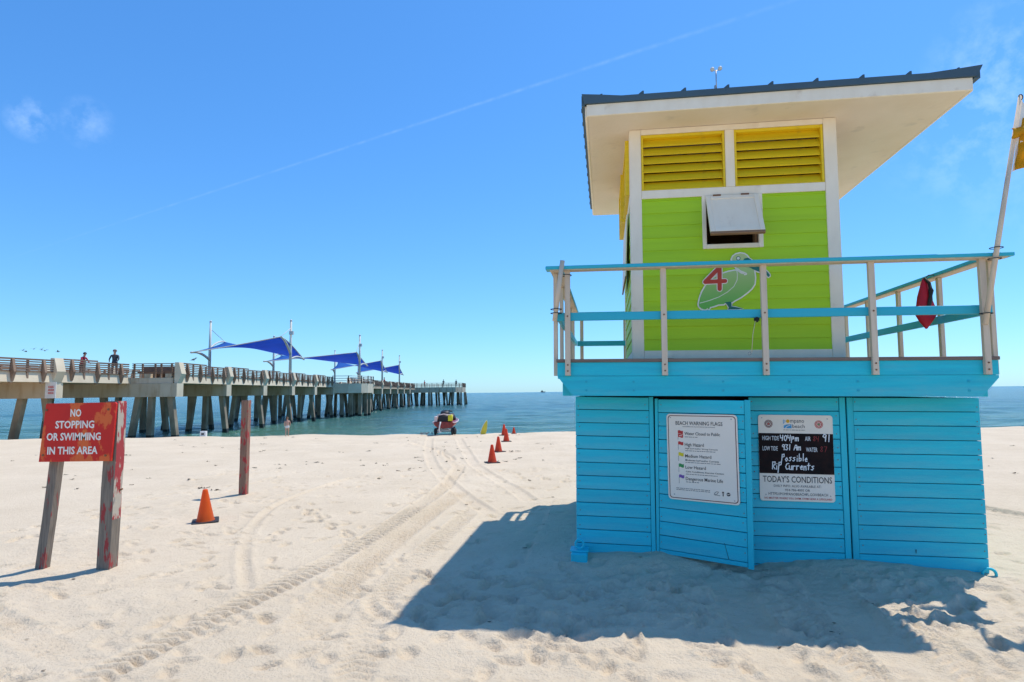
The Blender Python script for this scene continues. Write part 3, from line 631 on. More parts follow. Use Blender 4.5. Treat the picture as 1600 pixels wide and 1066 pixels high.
# skid end with lifting ring, left; half-buried ring, right
sk = empty('skid'); sk.parent = tower
box('skid_beam', -.045, .115, -.26, -.008, .02, .135, 'blue_side', sk, .012); box('skid_plate', -.055, .125, -.20, -.02, .136, .148, 'blue_side', sk, .002)
b_ = bmesh.new(); torus(b_, (.035, -.13, .195), (.15, 1, 0), .042, .011); obj('lifting_ring', b_, 'blue_side', sk)
b_ = bmesh.new(); torus(b_, (3.735, -.05, .05), (.2, 1, .1), .052, .013); obj('lifting_ring', b_, 'blue_side', tower)
# small fittings on the deck front
b_ = bmesh.new(); bbox(b_, 1.715, 1.76, -.30, -.27, 2.375, 2.405); bbox(b_, 1.728, 1.745, -.31, -.30, 2.36, 2.41); obj('latch', b_, 'dark', tower)
tubeobj('pull_cord', [(1.725, -.285, 2.375), (1.70, -.283, 2.25), (1.685, -.282, 2.08)], .003, 'post', tower, 6)
b_ = bmesh.new(); torus(b_, (1.665, -.285, 2.065), (0, 1, 0), .014, .003, 12, 6); obj('cord_ring', b_, 'steel', tower)
box('outlet_box', .93, 1.0, CV0 - .05, CV0 - .0225, 2.045, 2.085, 'trim', tower, .004)

# pelican emblem with numeral
emb = empty('pelican_emblem'); emb.parent = tower
def zp(zx, zy):
    return (1.26 + (zx - 80) * .000723, 2.594 - (zy - 871) * .00074 - (zx - 80) * .027 * .00074)
body = [(100, 850), (118, 770), (150, 685), (205, 590), (260, 520), (340, 465), (430, 425), (520, 395), (610, 378), (645, 385), (690, 420), (745, 432), (735, 408), (680, 375), (640, 345), (605, 305), (580, 260), (574, 215), (592, 175), (632, 146), (690, 133), (742, 142), (778, 168), (800, 200), (850, 300), (872, 395), (880, 480), (868, 570), (828, 630), (760, 690), (680, 750), (590, 800), (560, 822), (470, 830), (445, 850), (370, 855), (310, 878), (255, 893), (240, 925), (215, 908), (195, 928), (165, 925), (130, 910), (105, 885)]
beak = [(715, 250), (745, 205), (795, 196), (850, 235), (900, 268), (970, 330), (1040, 385), (1078, 432), (1080, 455), (1060, 470), (1035, 440), (965, 405), (880, 372), (800, 330)]
leg = [(455, 824), (545, 815), (550, 850), (548, 882), (600, 890), (705, 912), (640, 920), (500, 925), (512, 900), (492, 860)]
def offset_poly(p, d):
    n_ = len(p); ar = sum(p[i][0] * p[(i + 1) % n_][1] - p[(i + 1) % n_][0] * p[i][1] for i in range(n_)); sg = 1 if ar > 0 else -1; out = []
    for i in range(n_):
        a, c, e = Vector(p[i - 1]), Vector(p[i]), Vector(p[(i + 1) % n_]); t = ((c - a).normalized() + (e - c).normalized())
        t = t.normalized() if t.length > 1e-6 else Vector((1, 0)); out.append((c.x + sg * t.y * d, c.y - sg * t.x * d))
    return out
EV = CV0 - .026
def plate(name, pts, y0, y1, m):
    b = bmesh.new(); n_ = len(pts)
    F = [b.verts.new((p[0], y0, p[1])) for p in pts]; Bk = [b.verts.new((p[0], y1, p[1])) for p in pts]
    b.faces.new(F); b.faces.new(Bk[::-1])
    for i in range(n_): b.faces.new((F[i], Bk[i], Bk[(i + 1) % n_], F[(i + 1) % n_]))
    bmesh.ops.recalc_face_normals(b, faces=b.faces[:]); bmesh.ops.triangulate(b, faces=[f for f in b.faces if len(f.verts) > 4])
    return obj(name, b, m, emb)
Bo, Be, Le = [zp(*p) for p in body], [zp(*p) for p in beak], [zp(*p) for p in leg]
plate('outline', offset_poly(Bo, .014), EV, EV + .006, 'letter'); plate('outline', offset_poly(Be, .011), EV - .0004, EV + .0055, 'letter'); plate('outline', offset_poly(Le, .008), EV - .0008, EV + .005, 'letter')
plate('body', Bo, EV - .003, EV - .0012, 'birdgreen'); plate('beak', Be, EV - .0045, EV - .0032, 'birddark'); plate('leg', Le, EV - .0045, EV - .0032, 'birddark')
b_ = bmesh.new(); ribbon(b_, [zp(*p) for p in ((115, 838), (250, 800), (380, 750), (500, 680), (590, 600), (635, 510), (642, 440), (636, 385))], .006, EV - .0036); obj('wing_line', b_, 'letter', emb)
b_ = bmesh.new(); ribbon(b_, [zp(*p) for p in ((645, 350), (690, 385), (760, 415), (765, 428), (740, 436))], .012, EV - .0036); obj('neck_line', b_, 'letter', emb)
e0 = zp(660, 204); disc_obj('eye_ring', e0[0], EV - .003, e0[1], .022, .001, 'birddark', emb, 16); disc_obj('eye', e0[0], EV - .0042, e0[1], .015, .001, 'letter', emb, 16)
four = ([(395, 335), (195, 540), (470, 525)], [(398, 345), (392, 640)])
b_ = bmesh.new()
for s_ in four: ribbon(b_, [zp(*p) for p in s_], .060, EV - .006)
obj('numeral_outline', b_, 'letter', emb)
b_ = bmesh.new()
for i_, s_ in enumerate(four): ribbon(b_, [zp(*p) for p in s_], .042, EV - .0085 - .0012 * i_)
obj('numeral', b_, 'emred', emb)

# ------------------------------------------------------------------ signs on the tower
def dashes(name, x0, x1, z, h, m, parent, y):
    b = bmesh.new(); x = x0
    while x < x1 - .004:
        w = min(random.uniform(.012, .035), x1 - x); bbox(b, x, x + w, y - .0006, y, z, z + h); x += w + .005
    return obj(name, b, m, parent)
SW, SH = .680, .830
sg1 = empty('warning_sign', mat4=TM @ Matrix.Translation((.789, -.004, 0)) @ Matrix.Rotation(DANG, 4, 'Z') @ Matrix.Translation((.133, -.0105, 1.483)) @ Matrix.Rotation(R(-.4), 4, 'Y'))
tag(sg1, 'white warning sign with five coloured flag symbols on the open blue door', 'sign')
def sgx(x): return x * SW
def sgz(y): return -y * SH
b_ = bmesh.new(); prism(b_, rounded(0, SW, -SH, 0, .035), -.003, .0); obj('sign_panel', b_, 'signwhite', sg1)
b_ = bmesh.new()
o_, i_ = rounded(.014, SW - .014, -SH + .014, -.014, .03), rounded(.021, SW - .021, -SH + .021, -.021, .026)
A_ = [b_.verts.new((p[0], -.0042, p[1])) for p in o_]; B_ = [b_.verts.new((p[0], -.0042, p[1])) for p in i_]
for q in range(len(o_)): b_.faces.new((A_[q], A_[(q + 1) % len(o_)], B_[(q + 1) % len(o_)], B_[q]))
bmesh.ops.recalc_face_normals(b_, faces=b_.faces[:]); obj('sign_border', b_, 'signborder', sg1)
Yt = -.0035
text('lettering', 'BEACH WARNING FLAGS', sgx(.135), sgz(.128), sgx(.665), .036, 'ink', sg1, Yt, .004)
text('lettering', 'BANDERAS DE ADVERTENCIA EN LA PLAYA', sgx(.24), sgz(.152), sgx(.46), .008, 'inkgrey', sg1, Yt)
for s_, yb, wd in (('Water Closed to Public', .245, .50), ('High Hazard', .372, .27), ('Medium Hazard', .505, .37), ('Low Hazard', .635, .29), ('Dangerous Marine Life', .765, .52)):
    desc = .012 if ('g' in s_) else 0
    text('lettering', s_, sgx(.262), sgz(yb) - desc, sgx(wd), .030 + desc, 'ink', sg1, Yt, .004)
for s_, yb, wd in (('High Surf and/or Strong Currents', .412, .46), ('Moderate Surf and/or Currents', .545, .47), ('Calm Conditions, Exercise Caution', .678, .53)): text('lettering', s_, sgx(.265), sgz(yb), sgx(wd), .0165, 'ink', sg1, Yt, .003)
for yb, x1 in ((.27, .46), (.43, .69), (.565, .76), (.70, .71), (.79, .45)): dashes('fine_print', sgx(.265), sgx(x1), sgz(yb), .005, 'inkgrey', sg1, Yt)
for yb in (.868, .885): dashes('fine_print', sgx(.12), sgx(.60), sgz(yb), .005, 'inkgrey', sg1, Yt)
def flag_icon(y0, y1, m):
    b = bmesh.new(); n_ = 8; top = []; bot = []
    for q in range(n_ + 1):
        t = q / n_; wv = .004 * math.sin(t * 6.28); top.append((sgx(.165 + .075 * t), sgz(y0) + wv)); bot.append((sgx(.165 + .075 * t), sgz(y1) + wv))
    prism(b, top + bot[::-1], Yt - .001, Yt); o = obj('flag_symbol', b, m, sg1)
    return o
for y0, y1, m_ in ((.195, .232, 'signred'), (.236, .275, 'signred'), (.325, .362, 'signred'), (.452, .492, 'signyellow'), (.583, .622, 'signgreen'), (.710, .745, 'signpurple')): flag_icon(y0, y1, m_)
for y0, y1 in ((.275, .30), (.362, .42), (.492, .55), (.622, .68), (.745, .81)):
    b_ = bmesh.new(); bbox(b_, sgx(.163), sgx(.167), Yt - .0008, Yt, sgz(y1), sgz(y0)); obj('flagstaff_symbol', b_, 'inkgrey', sg1)
b_ = bmesh.new(); ribbon(b_, [(sgx(.165 + .02), sgz(.255)), (sgx(.165 + .055), sgz(.255))], .006, Yt - .0015); obj('flag_symbol_mark', b_, 'signwhite', sg1)
b_ = bmesh.new(); ribbon(b_, [(sgx(.655), sgz(.905)), (sgx(.665), sgz(.885)), (sgx(.69), sgz(.87)), (sgx(.715), sgz(.872)), (sgx(.70), sgz(.895)), (sgx(.66), sgz(.908)), (sgx(.735), sgz(.912))], .004, Yt); obj('logo', b_, 'ink', sg1)
b_ = bmesh.new(); bbox(b_, sgx(.765), sgx(.79), Yt - .0006, Yt, sgz(.885), sgz(.865)); bbox(b_, sgx(.77), sgx(.785), Yt - .0006, Yt, sgz(.915), sgz(.89)); obj('logo', b_, 'ink', sg1)
disc_obj('logo', sgx(.85), Yt, sgz(.89), .017, .0006, 'ink', sg1, 18)
b_ = bmesh.new(); ribbon(b_, [(sgx(.835), sgz(.885)), (sgx(.85), sgz(.893)), (sgx(.866), sgz(.883))], .005, Yt - .001); obj('logo_mark', b_, 'signwhite', sg1)
for x, y in ((.06, .045), (.92, .05), (.09, .94), (.93, .955)): disc_obj('screw', sgx(x), -.003, sgz(y), .006, .002, 'steel', sg1, 10)

BW, BH = .684, .827
sg2 = empty('conditions_board', mat4=TM @ Matrix.Translation((1.786, -.0075, 1.477)) @ Matrix.Rotation(R(.3), 4, 'Y'))
tag(sg2, 'white board with black panel of handwritten tide and water notes on blue wall', 'notice board')
def bx_(x): return x * BW
def bz_(y): return -y * BH
b_ = bmesh.new(); prism(b_, rounded(0, BW, -BH, 0, .028), -.003, 0); obj('board_panel', b_, 'signwhite', sg2)
b_ = bmesh.new(); bbox(b_, .001, BW - .001, -.0045, -.0032, bz_(.683), bz_(.215)); obj('black_panel', b_, 'signblack', sg2)
Yb, Yk = -.0035, -.005
def T2(s, x, y, w, h, m, bold=0, y_=None): return text('lettering', s, bx_(x), bz_(y), bx_(w), h, m, sg2, Yb if y_ is None else y_, bold)
T2('HIGH TIDE', .05, .298, .225, .042, 'chalk', .004, Yk); T2('LOW TIDE', .05, .418, .205, .042, 'chalk', .004, Yk); T2('AIR', .625, .298, .075, .042, 'chalk', .004, Yk); T2('WATER', .635, .425, .15, .042, 'chalk', .004, Yk)
T2("TODAY'S CONDITIONS", .045, .785, .92, .062, 'ink', .004)
T2('DAILY INFO. ALSO AVAILABLE AT:', .19, .838, .63, .022, 'inkgrey'); T2('954-786-4005 OR', .34, .885, .33, .022, 'inkgrey')
T2('HTTPS://POMPANOBEACHFL.GOV/BEACH', .115, .933, .79, .025, 'inkgrey'); T2('NO MATTER WHERE YOU SWIM, SWIM NEAR A LIFEGUARD', .06, .982, .90, .021, 'signred', .004)
T2('p', .34, .105, .03, .040, 'logoblue'); disc_obj('logo_sun', bx_(.402), Yb, bz_(.072), .017, .0008, 'logoorange', sg2, 18); T2('mpano', .435, .105, .185, .040, 'inkgrey'); T2('beach', .462, .15, .165, .034, 'inkgrey')
b_ = bmesh.new(); prism(b_, [(bx_(.345), bz_(.155)), (bx_(.345), bz_(.125)), (bx_(.38), bz_(.112)), (bx_(.45), bz_(.108)), (bx_(.452), bz_(.155))], Yb - .0008, Yb); obj('logo_wave', b_, 'logoblue', sg2)
b_ = bmesh.new(); ribbon(b_, [(bx_(.37), bz_(.152)), (bx_(.39), bz_(.132)), (bx_(.435), bz_(.118))], .005, Yb - .001); obj('logo_wave_line', b_, 'signwhite', sg2)
dashes('fine_print', bx_(.34), bx_(.63), bz_(.178), .005, 'inkgrey', sg2, Yb)
def ring_logo(x, m1, m2):
    b = bmesh.new()
    for r_, w_ in ((.036, .005), (.026, .008), (.013, .006)): ribbon(b, [(bx_(x) + r_ * math.cos(q * .35), bz_(.105) + r_ * math.sin(q * .35)) for q in range(19)], w_, Yb - r_ * .01)
    obj('round_crest', b, m1, sg2); disc_obj('crest_centre', bx_(x), Yb, bz_(.105), .008, .0008, m2, sg2, 12)
ring_logo(.14, 'signborder', 'signred'); ring_logo(.815, 'signred', 'signgreen')
def hand(strokes, x, y, sx, sz, w, m='chalk', name='handwriting'):
    b = bmesh.new()
    for q, s_ in enumerate(strokes): ribbon(b, [(bx_(x) + p[0] * sx, bz_(y) + p[1] * sz) for p in s_], w, Yk - .0004 - .0002 * (q % 4))
    obj(name, b, m, sg2)
G = {'4': ([(0, 1), (.05, .5), (.5, .5)], [(.5, 1), (.42, 0)]), '0': ([(.3, 1), (.05, .7), (.1, .15), (.35, 0), (.55, .4), (.5, .85), (.3, 1)],), '9': ([(.5, .9), (.2, 1), (.05, .7), (.3, .5), (.52, .75), (.5, .9), (.45, 0)],),
     '3': ([(.05, 1), (.45, .95), (.2, .55), (.5, .3), (.3, 0), (0, .1)],), '1': ([(.2, 1), (.2, 0)],), '8': ([(.3, .5), (.1, .8), (.3, 1), (.5, .8), (.3, .5), (.05, .2), (.3, 0), (.5, .2), (.3, .5)],), '7': ([(0, 1), (.5, 1), (.2, 0)],),
     'p': ([(.08, .75), (.0, -.35)], [(.06, .65), (.4, .75), (.45, .4), (.08, .3)]), 'm': ([(0, .6), (.02, 0)], [(0, .5), (.25, .62), (.3, 0)], [(.3, .5), (.55, .62), (.62, 0)]),
     'A': ([(0, 0), (.25, .9), (.5, .85), (.55, 0)], [(.1, .4), (.5, .42)]), 'P': ([(.1, 1.1), (.0, -.5)], [(.08, 1.05), (.42, 1.15), (.45, .75), (.06, .6)]), 'o': ([(.25, .6), (.02, .3), (.2, 0), (.42, .3), (.25, .6)],),
     's': ([(.4, .6), (.08, .52), (.35, .25), (.2, 0), (0, .05)],), 'i': ([(.1, .55), (.12, 0)], [(.1, .85), (.11, .88)]), 'b': ([(.05, 1.2), (.05, 0), (.4, .1), (.4, .45), (.08, .5)],), 'l': ([(.1, 1.2), (.12, 0)],), 'e': ([(.03, .3), (.4, .35), (.25, .6), (.03, .35), (.15, .02), (.42, .08)],),
     'R': ([(.0, 1.1), (.02, 0)], [(0, 1.05), (.4, 1.1), (.4, .65), (.03, .55), (.45, 0)]), 'C': ([(.5, .9), (.2, .85), (.0, .4), (.2, 0), (.55, .1)],), 'u': ([(0, .6), (.05, .05), (.35, .05), (.4, .6), (.45, 0)],), 'r': ([(0, .6), (.03, 0)], [(.02, .4), (.2, .6), (.38, .55)]), 'n': ([(0, .6), (.02, 0)], [(.02, .45), (.3, .6), (.36, 0)]), 't': ([(.15, 1), (.15, 0)], [(-.05, .65), (.4, .68)])}
def write(s, x, y, sz, adv, w, m='chalk', slant=.08):
    st = []; cx = 0
    for ch in s:
        if ch != ' ':
            dy = random.uniform(-.06, .06)
            for q in G[ch]: st.append([(cx + p[0] + slant * p[1], p[1] + dy) for p in q])
        cx += adv if ch not in 'il1' else adv * .6
    hand(st, x, y, sz * .9, sz, w, m)
write('404pm', .29, .298, .052, .74, .0085); write('931 Am', .31, .405, .052, .66, .0085)
write('84', .73, .30, .046, .7, .005, 'redmark'); write('91', .855, .30, .068, .75, .009); write('87', .82, .42, .050, .8, .005, 'redmark')
write('Possible', .30, .535, .058, .66, .008); write('RiP Currents', .175, .635, .062, .60, .009)
for x, y in ((.05, .035), (.93, .04), (.08, .93), (.94, .93)): disc_obj('screw', bx_(x), -.003, bz_(y), .006, .002, 'steel', sg2, 10)

# ------------------------------------------------------------------ flag, spare pole, bag, anemometer on the tower
fp = empty('flagpole', mat4=TM @ Matrix.Translation((3.66, -.385, 2.40)))
tag(fp, 'slim wooden pole with a yellow flag lashed to the right corner post', 'flagpole')
top = Vector((.385, 0, 1.97)); ax = top.normalized()
tubeobj('pole', [(-.02, 0, -.10), top], [.024, .017], 'post', fp, 10)
for t_ in (.0, .50, .60):
    b_ = bmesh.new(); c_ = ax * t_; torus(b_, (c_.x + .005, c_.y + .02, c_.z), (0, 0, 1), .05, .004, 16, 6); obj('lashing', b_, 'rubber', fp)
b_ = bmesh.new(); torus(b_, (top.x - .012, -.02, top.z - .02), (1, 0, .3), .024, .004, 12, 6); obj('lashing', b_, 'rubber', fp)
HA, HB2 = Vector((.385, -.012, 1.76)), Vector((.285, -.012, 1.28))
b_ = bmesh.new(); nn, mm = 34, 24; g = []
for i in range(nn):
    for j in range(mm):
        s_, t = i / (nn - 1), j / (mm - 1)
        p = HA * (1 - t) + HB2 * t
        p = p + Vector((.62 * s_ - .10 * s_ * (1 - t), -.22 * s_, -.16 * s_ - .26 * s_ * s_ + .18 * s_ * t))
        p += Vector((.03 * math.sin(9 * t + 4 * s_) * s_, .055 * math.sin(13 * s_ + 3.5 * t) * min(1, s_ * 4) + .03 * math.sin(17 * t + 5 * s_) * min(1, .3 + s_ * 3), .025 * math.sin(15 * s_ - 6 * t) * s_))
        g.append(b_.verts.new(p))
for i in range(nn - 1):
    for j in range(mm - 1): f = b_.faces.new((g[i * mm + j], g[(i + 1) * mm + j], g[(i + 1) * mm + j + 1], g[i * mm + j + 1])); f.smooth = True
fo = obj('flag', b_, 'flagyellow', fp); sm = fo.modifiers.new('thick', 'SOLIDIFY'); sm.thickness = .004
b_ = bmesh.new(); g = []
for i in range(14):      # a fold of the cloth blown back round the pole
    t = i / 13; c_ = Vector((.40 - .155 * math.sin(t * 2.6) ** 1, -.05 - .03 * math.sin(t * 3), 1.66 - .03 * math.sin(t * 5) - .10 * t)) if t < .55 else Vector((.40 - .155 * math.sin(t * 2.6), -.05 - .03 * math.sin(t * 3), 1.66 - .03 * math.sin(t * 5) - .10 * t))
    for q in range(6):
        a_ = q / 5 * math.pi; g.append(b_.verts.new(c_ + Vector((.0, -.028 * math.sin(a_), .045 * math.cos(a_) * (.5 + .5 * math.sin(t * 3.1))))))
for i in range(13):
    for q in range(5): f = b_.faces.new((g[6 * i + q], g[6 * i + q + 1], g[6 * i + q + 7], g[6 * i + q + 6])); f.smooth = True
fo = obj('flag_fold', b_, 'flagyellow', fp); sm = fo.modifiers.new('thick', 'SOLIDIFY'); sm.thickness = .006
b_ = bmesh.new(); prism(b_, [(.385, 1.93), (.425, 1.86), (.41, 1.70), (.33, 1.30), (.275, 1.27), (.30, 1.40)], -.006, .0); obj('flag_header', b_, 'letter', fp)
sp = empty('spare_pole', mat4=TM @ Matrix.Translation((-.10, -.345, 2.50)))
tag(sp, 'short empty wooden flag staff tied aslant to the left corner post', 'pole')
tubeobj('pole', [(-.085, .02, -.10), (.0, -.025, .50)], .024, 'post', sp, 10)
for z, x in ((.02, -.09), (-.02, -.09), (.36, .01)):
    b_ = bmesh.new(); torus(b_, (x + .02, .03, z), (0, 0, 1), .055, .004, 14, 6); obj('lashing', b_, 'rubber', sp)
bag = empty('rescue_bag', mat4=TM @ Matrix.Translation((3.645, .615, 2.90)))
tag(bag, 'red cloth bag with a black strap hanging from the right side rail', 'bag')
b_ = bmesh.new(); rings = []
for z, wd, th in ((.0, .015, .01), (-.06, .05, .03), (-.20, .10, .05), (-.34, .15, .06), (-.40, .145, .06), (-.46, .10, .045), (-.54, .012, .01)):
    rings.append([b_.verts.new((wd * .66 * math.sin(a_) * (1 + .10 * math.sin(5 * a_ + z * 20)), th * .6 * math.cos(a_) * (1 + .3 * math.sin(3 * a_ + z * 9)), z)) for a_ in [2 * math.pi * q / 14 for q in range(14)]])
for i in range(len(rings) - 1):
    for q in range(14): f = b_.faces.new((rings[i][q], rings[i][(q + 1) % 14], rings[i + 1][(q + 1) % 14], rings[i + 1][q])); f.smooth = True
bmesh.ops.recalc_face_normals(b_, faces=b_.faces[:]); obj('pouch', b_, 'bagred', bag)
b_ = bmesh.new(); tube(b_, [(.0, -.012, .0), (.035, -.03, -.06), (.045, -.042, -.14), (.03, -.046, -.24), (.005, -.046, -.33), (.0, -.04, -.385)], [.012, .018, .024, .022, .018, .012], 6); obj('strap', b_, 'rubber', bag); tubeobj('hanging_loop', [(0, 0, -.01), (.05, .0, .03), (.12, .0, .03)], .006, 'rubber', bag, 6)
an = empty('wind_gauge', mat4=TM @ Matrix.Translation((1.437, -.24, 4.70)))
tag(an, 'little wind gauge with cups on a thin stem on the roof edge', 'wind gauge')
tubeobj('stem', [(0, 0, 0), (0, 0, .21)], .0055, 'steel', an, 8)
for dx_, dz_ in ((-.035, .22), (.04, .225)):
    b_ = bmesh.new(); bmesh.ops.create_uvsphere(b_, u_segments=12, v_segments=8, radius=.022, matrix=Matrix.Translation((dx_, 0, dz_))); obj('cup', b_, 'mast', an)
tubeobj('cup_arm', [(-.035, 0, .213), (0, 0, .20), (.04, 0, .213)], .004, 'steel', an, 6)
box('bracket', -.02, -.006, -.012, .012, 0, .05, 'steel', an, 0)

# ------------------------------------------------------------------ red notice board on two old posts
def lean_post(name, w, d, h, lean, m, parent, loc, red_top=None):
    b = bmesh.new(); vs = []
    zs = [-.35, 0, .25, .5, .8, 1.1, h - .02, h]
    for i, z in enumerate(zs):
        k = .97 if i == len(zs) - 1 else 1
        j = [random.uniform(-.003, .003) for _ in range(4)]
        vs.append([b.verts.new((sx * w / 2 * k + lean[0] * z + j[0], sy * d / 2 * k + lean[1] * z + j[1], z)) for sx, sy in ((-1, -1), (1, -1), (1, 1), (-1, 1))])
    for i in range(len(zs) - 1):
        for q in range(4): b.faces.new((vs[i][q], vs[i][(q + 1) % 4], vs[i + 1][(q + 1) % 4], vs[i + 1][q]))
    b.faces.new(vs[0][::-1]); b.faces.new(vs[-1])
    o = obj(name, b, m, parent); o.location = loc
    if red_top is not None:
        o.data.materials.append(M['peelred'])
        for f in o.data.polygons:
            if f.center.z > red_top and f.normal.x > .5: f.material_index = 1
    return o
nb = empty('no_swimming_sign', (-4.01, 6.10, 0))
tag(nb, 'weathered red no stopping or swimming sign on two leaning grey posts', 'sign')
lean_post('post', .125, .13, 1.66, (.012, 0), 'oldwood', nb, (0, 0, 0), .62)
lean_post('post', .085, .085, 1.60, (.085, .0), 'oldwood', nb, (-.655, .02, 0))
b_ = bmesh.new()
prism(b_, [(-.655, 1.075), (.055, 1.075), (.083, 1.635), (.07, 1.65), (-.60, 1.645), (-.612, 1.635)], -.10, -.075); bo = obj('sign_board', b_, 'oldred', nb)
for s_, zb, x0, x1, hh in (('NO', 1.512, -.365, -.258, .076), ('STOPPING', 1.398, -.508, -.125, .076), ('OR SWIMMING', 1.280, -.588, -.055, .076), ('IN THIS AREA', 1.145, -.575, -.080, .076)):
    o = text('lettering', s_, x0, zb, x1 - x0, hh, 'letter', nb, -.1005, .024)
for bx__, bz__ in ((-.60, 1.58), (-.615, 1.14), (.01, 1.58), (.0, 1.13)): disc_obj('bolt', bx__, -.1002, bz__, .011, .006, 'bolt', nb, 10)
tubeobj('bolt', [(.10, -.02, .78), (.135, -.03, .795)], .009, 'bolt', nb, 8)
lp_ = empty('marker_post', (-4.60, 10.44, 0)); tag(lp_, 'lone square wooden post daubed with worn red paint beyond the cone', 'post')
lean_post('post', .115, .12, 1.62, (.008, 0), 'redwood', lp_, (0, 0, 0))

# ------------------------------------------------------------------ traffic cones
def make_cone(m):
    r = empty('traffic_cone')
    b = bmesh.new(); prof = [(.118, .022), (.112, .035), (.105, .05), (.068, .24), (.034, .42), (.030, .435), (.022, .44)]
    rings = [[b.verts.new((p[0] * math.cos(2 * math.pi * k / 24), p[0] * math.sin(2 * math.pi * k / 24), p[1])) for k in range(24)] for p in prof]
    for i in range(len(prof) - 1):
        for k in range(24): f = b.faces.new((rings[i][k], rings[i][(k + 1) % 24], rings[i + 1][(k + 1) % 24], rings[i + 1][k])); f.smooth = True
    b.faces.new(rings[-1]); obj('cone_body', b, m, r)
    b = bmesh.new(); prism(b, [(p[0], p[1]) for p in rounded(-.165, .165, -.165, .165, .03)], 0, .022)
    for v in b.verts: v.co = Vector((v.co.x, v.co.z, v.co.y))
    bmesh.ops.recalc_face_normals(b, faces=b.faces[:]); obj('cone_base', b, 'rubber', r)
    return r
def copy_tree(o, parent=None):
    c = o.copy(); COL.objects.link(c); c.parent = parent
    for ch in o.children: copy_tree(ch, c)
    return c
cone = make_cone('cone'); cone.location = (-4.2, 8.38, sand_h(-4.2, 8.38) - .005); cone.rotation_euler = (R(1.5), R(-2), R(25))
tag(cone, 'bright orange traffic cone nearest the red sign and lone post', 'traffic cone', 'orange traffic cones on the sand')
cf = None
for (x, y, rz, lab) in ((-.52, 14.87, 20, 'orange cone nearest the tower in the line towards the water'), (-.43, 17.55, 40, 'second cone from the tower in the line towards the water'), (-.24, 21.13, 10, 'third cone from the tower, standing just in front of another cone'), (-.36, 24.2, 33, 'fourth cone from the tower, half hidden behind a nearer cone'), (.03, 25.05, 5, 'farthest small cone at the edge of the water')):
    if cf is None: cf = make_cone('conefar'); c_ = cf
    else: c_ = copy_tree(cf)
    c_.location = (x, y, sand_h(x, y) - .005); c_.rotation_euler = (0, 0, R(rz)); tag(c_, lab, 'traffic cone', 'orange traffic cones on the sand')
c_.scale = (.72, .72, .62)

# ------------------------------------------------------------------ rescue craft on its beach trailer, board, box
tr = empty('beach_trailer', (-2.82, 25.0, 0)); tag(tr, 'low beach trailer with fat black wheels carrying the red watercraft', 'trailer')
for sx in (-.37, .33, .43):
    for yy in ((.0, .75) if sx != .43 else (.0,)):
        w_ = empty('wheel'); w_.parent = tr; w_.location = (sx, yy, .135)
        b_ = bmesh.new(); torus(b_, (0, 0, 0), (1, 0, 0), .085, .055, 20, 10); obj('tyre', b_, 'rubber', w_)
        b_ = bmesh.new(); tube(b_, [(-.04, 0, 0), (.04, 0, 0)], .06, 12); obj('rim', b_, 'steel', w_)
tubeobj('axle', [(-.45, 0, .135), (.45, 0, .135)], .02, 'steel', tr, 8); tubeobj('axle', [(-.45, .75, .135), (.45, .75, .135)], .02, 'steel', tr, 8)
for sx in (-.22, .22): box('bunk', sx - .04, sx + .04, -.1, 1.5, .20, .24, 'whitepaint', tr, .005)
box('cross_bar', -.30, .30, -.03, .03, .16, .20, 'whitepaint', tr, .004); box('cross_bar', -.30, .30, .72, .78, .16, .20, 'whitepaint', tr, .004)
tubeobj('tow_post', [(-.17, -.36, .14), (-.16, -.35, .36), (-.12, -.33, .54)], .028, 'whitepaint', tr, 8); box('tow_foot', -.25, -.08, -.40, -.32, .115, .145, 'whitepaint', tr, .004); box('tongue', -.19, -.13, -.36, .1, .15, .19, 'whitepaint', tr, .004)
cr_ = empty('rescue_watercraft', (-2.82, 25.0, .24)); tag(cr_, 'red rescue watercraft with black seat and yellow gear, on a trailer', 'watercraft')
def loft(secs, m, name, parent, close=True):
    b = bmesh.new(); rr = [[b.verts.new(p) for p in s_] for s_ in secs]; n_ = len(rr[0])
    for i in range(len(rr) - 1):
        for q in range(n_ if close else n_ - 1): f = b.faces.new((rr[i][q], rr[i][(q + 1) % n_], rr[i + 1][(q + 1) % n_], rr[i + 1][q])); f.smooth = True
    b.faces.new(rr[0][::-1]); b.faces.new(rr[-1]); bmesh.ops.recalc_face_normals(b, faces=b.faces[:]); return obj(name, b, m, parent)
def hull_sec(y, wd, keel, chine, gun):
    return [(0, y, keel), (wd * .55, y, chine - .02), (wd * .82, y, chine + .06), (wd, y, gun), (wd * .86, y, gun + .03), (0, y, gun + .035), (-wd * .86, y, gun + .03), (-wd, y, gun), (-wd * .82, y, chine + .06), (-wd * .55, y, chine - .02)]
loft([hull_sec(y, w_, k_, c_2, g_) for y, w_, k_, c_2, g_ in ((-.25, .40, .03, .06, .24), (-.1, .47, .01, .06, .26), (.8, .48, .0, .06, .27), (1.6, .42, .03, .09, .30), (2.2, .25, .12, .17, .34), (2.55, .04, .26, .28, .37))], 'hullred', 'hull', cr_)
b_ = bmesh.new()
for s in (-1, 1): tube(b_, [(s * .41, -.25, .25), (s * .485, 0, .265), (s * .49, .8, .275), (s * .43, 1.6, .305), (s * .26, 2.2, .345)], .022, 8)
obj('gunwale', b_, 'pinkwhite', cr_)
def sec2(y, wd, z0, z1, k=.7): return [(wd, y, z0), (wd * .97, y, (z0 + z1) / 2), (wd * k, y, z1), (-wd * k, y, z1), (-wd * .97, y, (z0 + z1) / 2), (-wd, y, z0)]
loft([sec2(-.12, .27, .27, .50), sec2(.0, .30, .28, .58), sec2(.5, .27, .28, .62), sec2(1.1, .22, .29, .60), sec2(1.6, .2, .3, .5)], 'blackseat', 'seat', cr_)
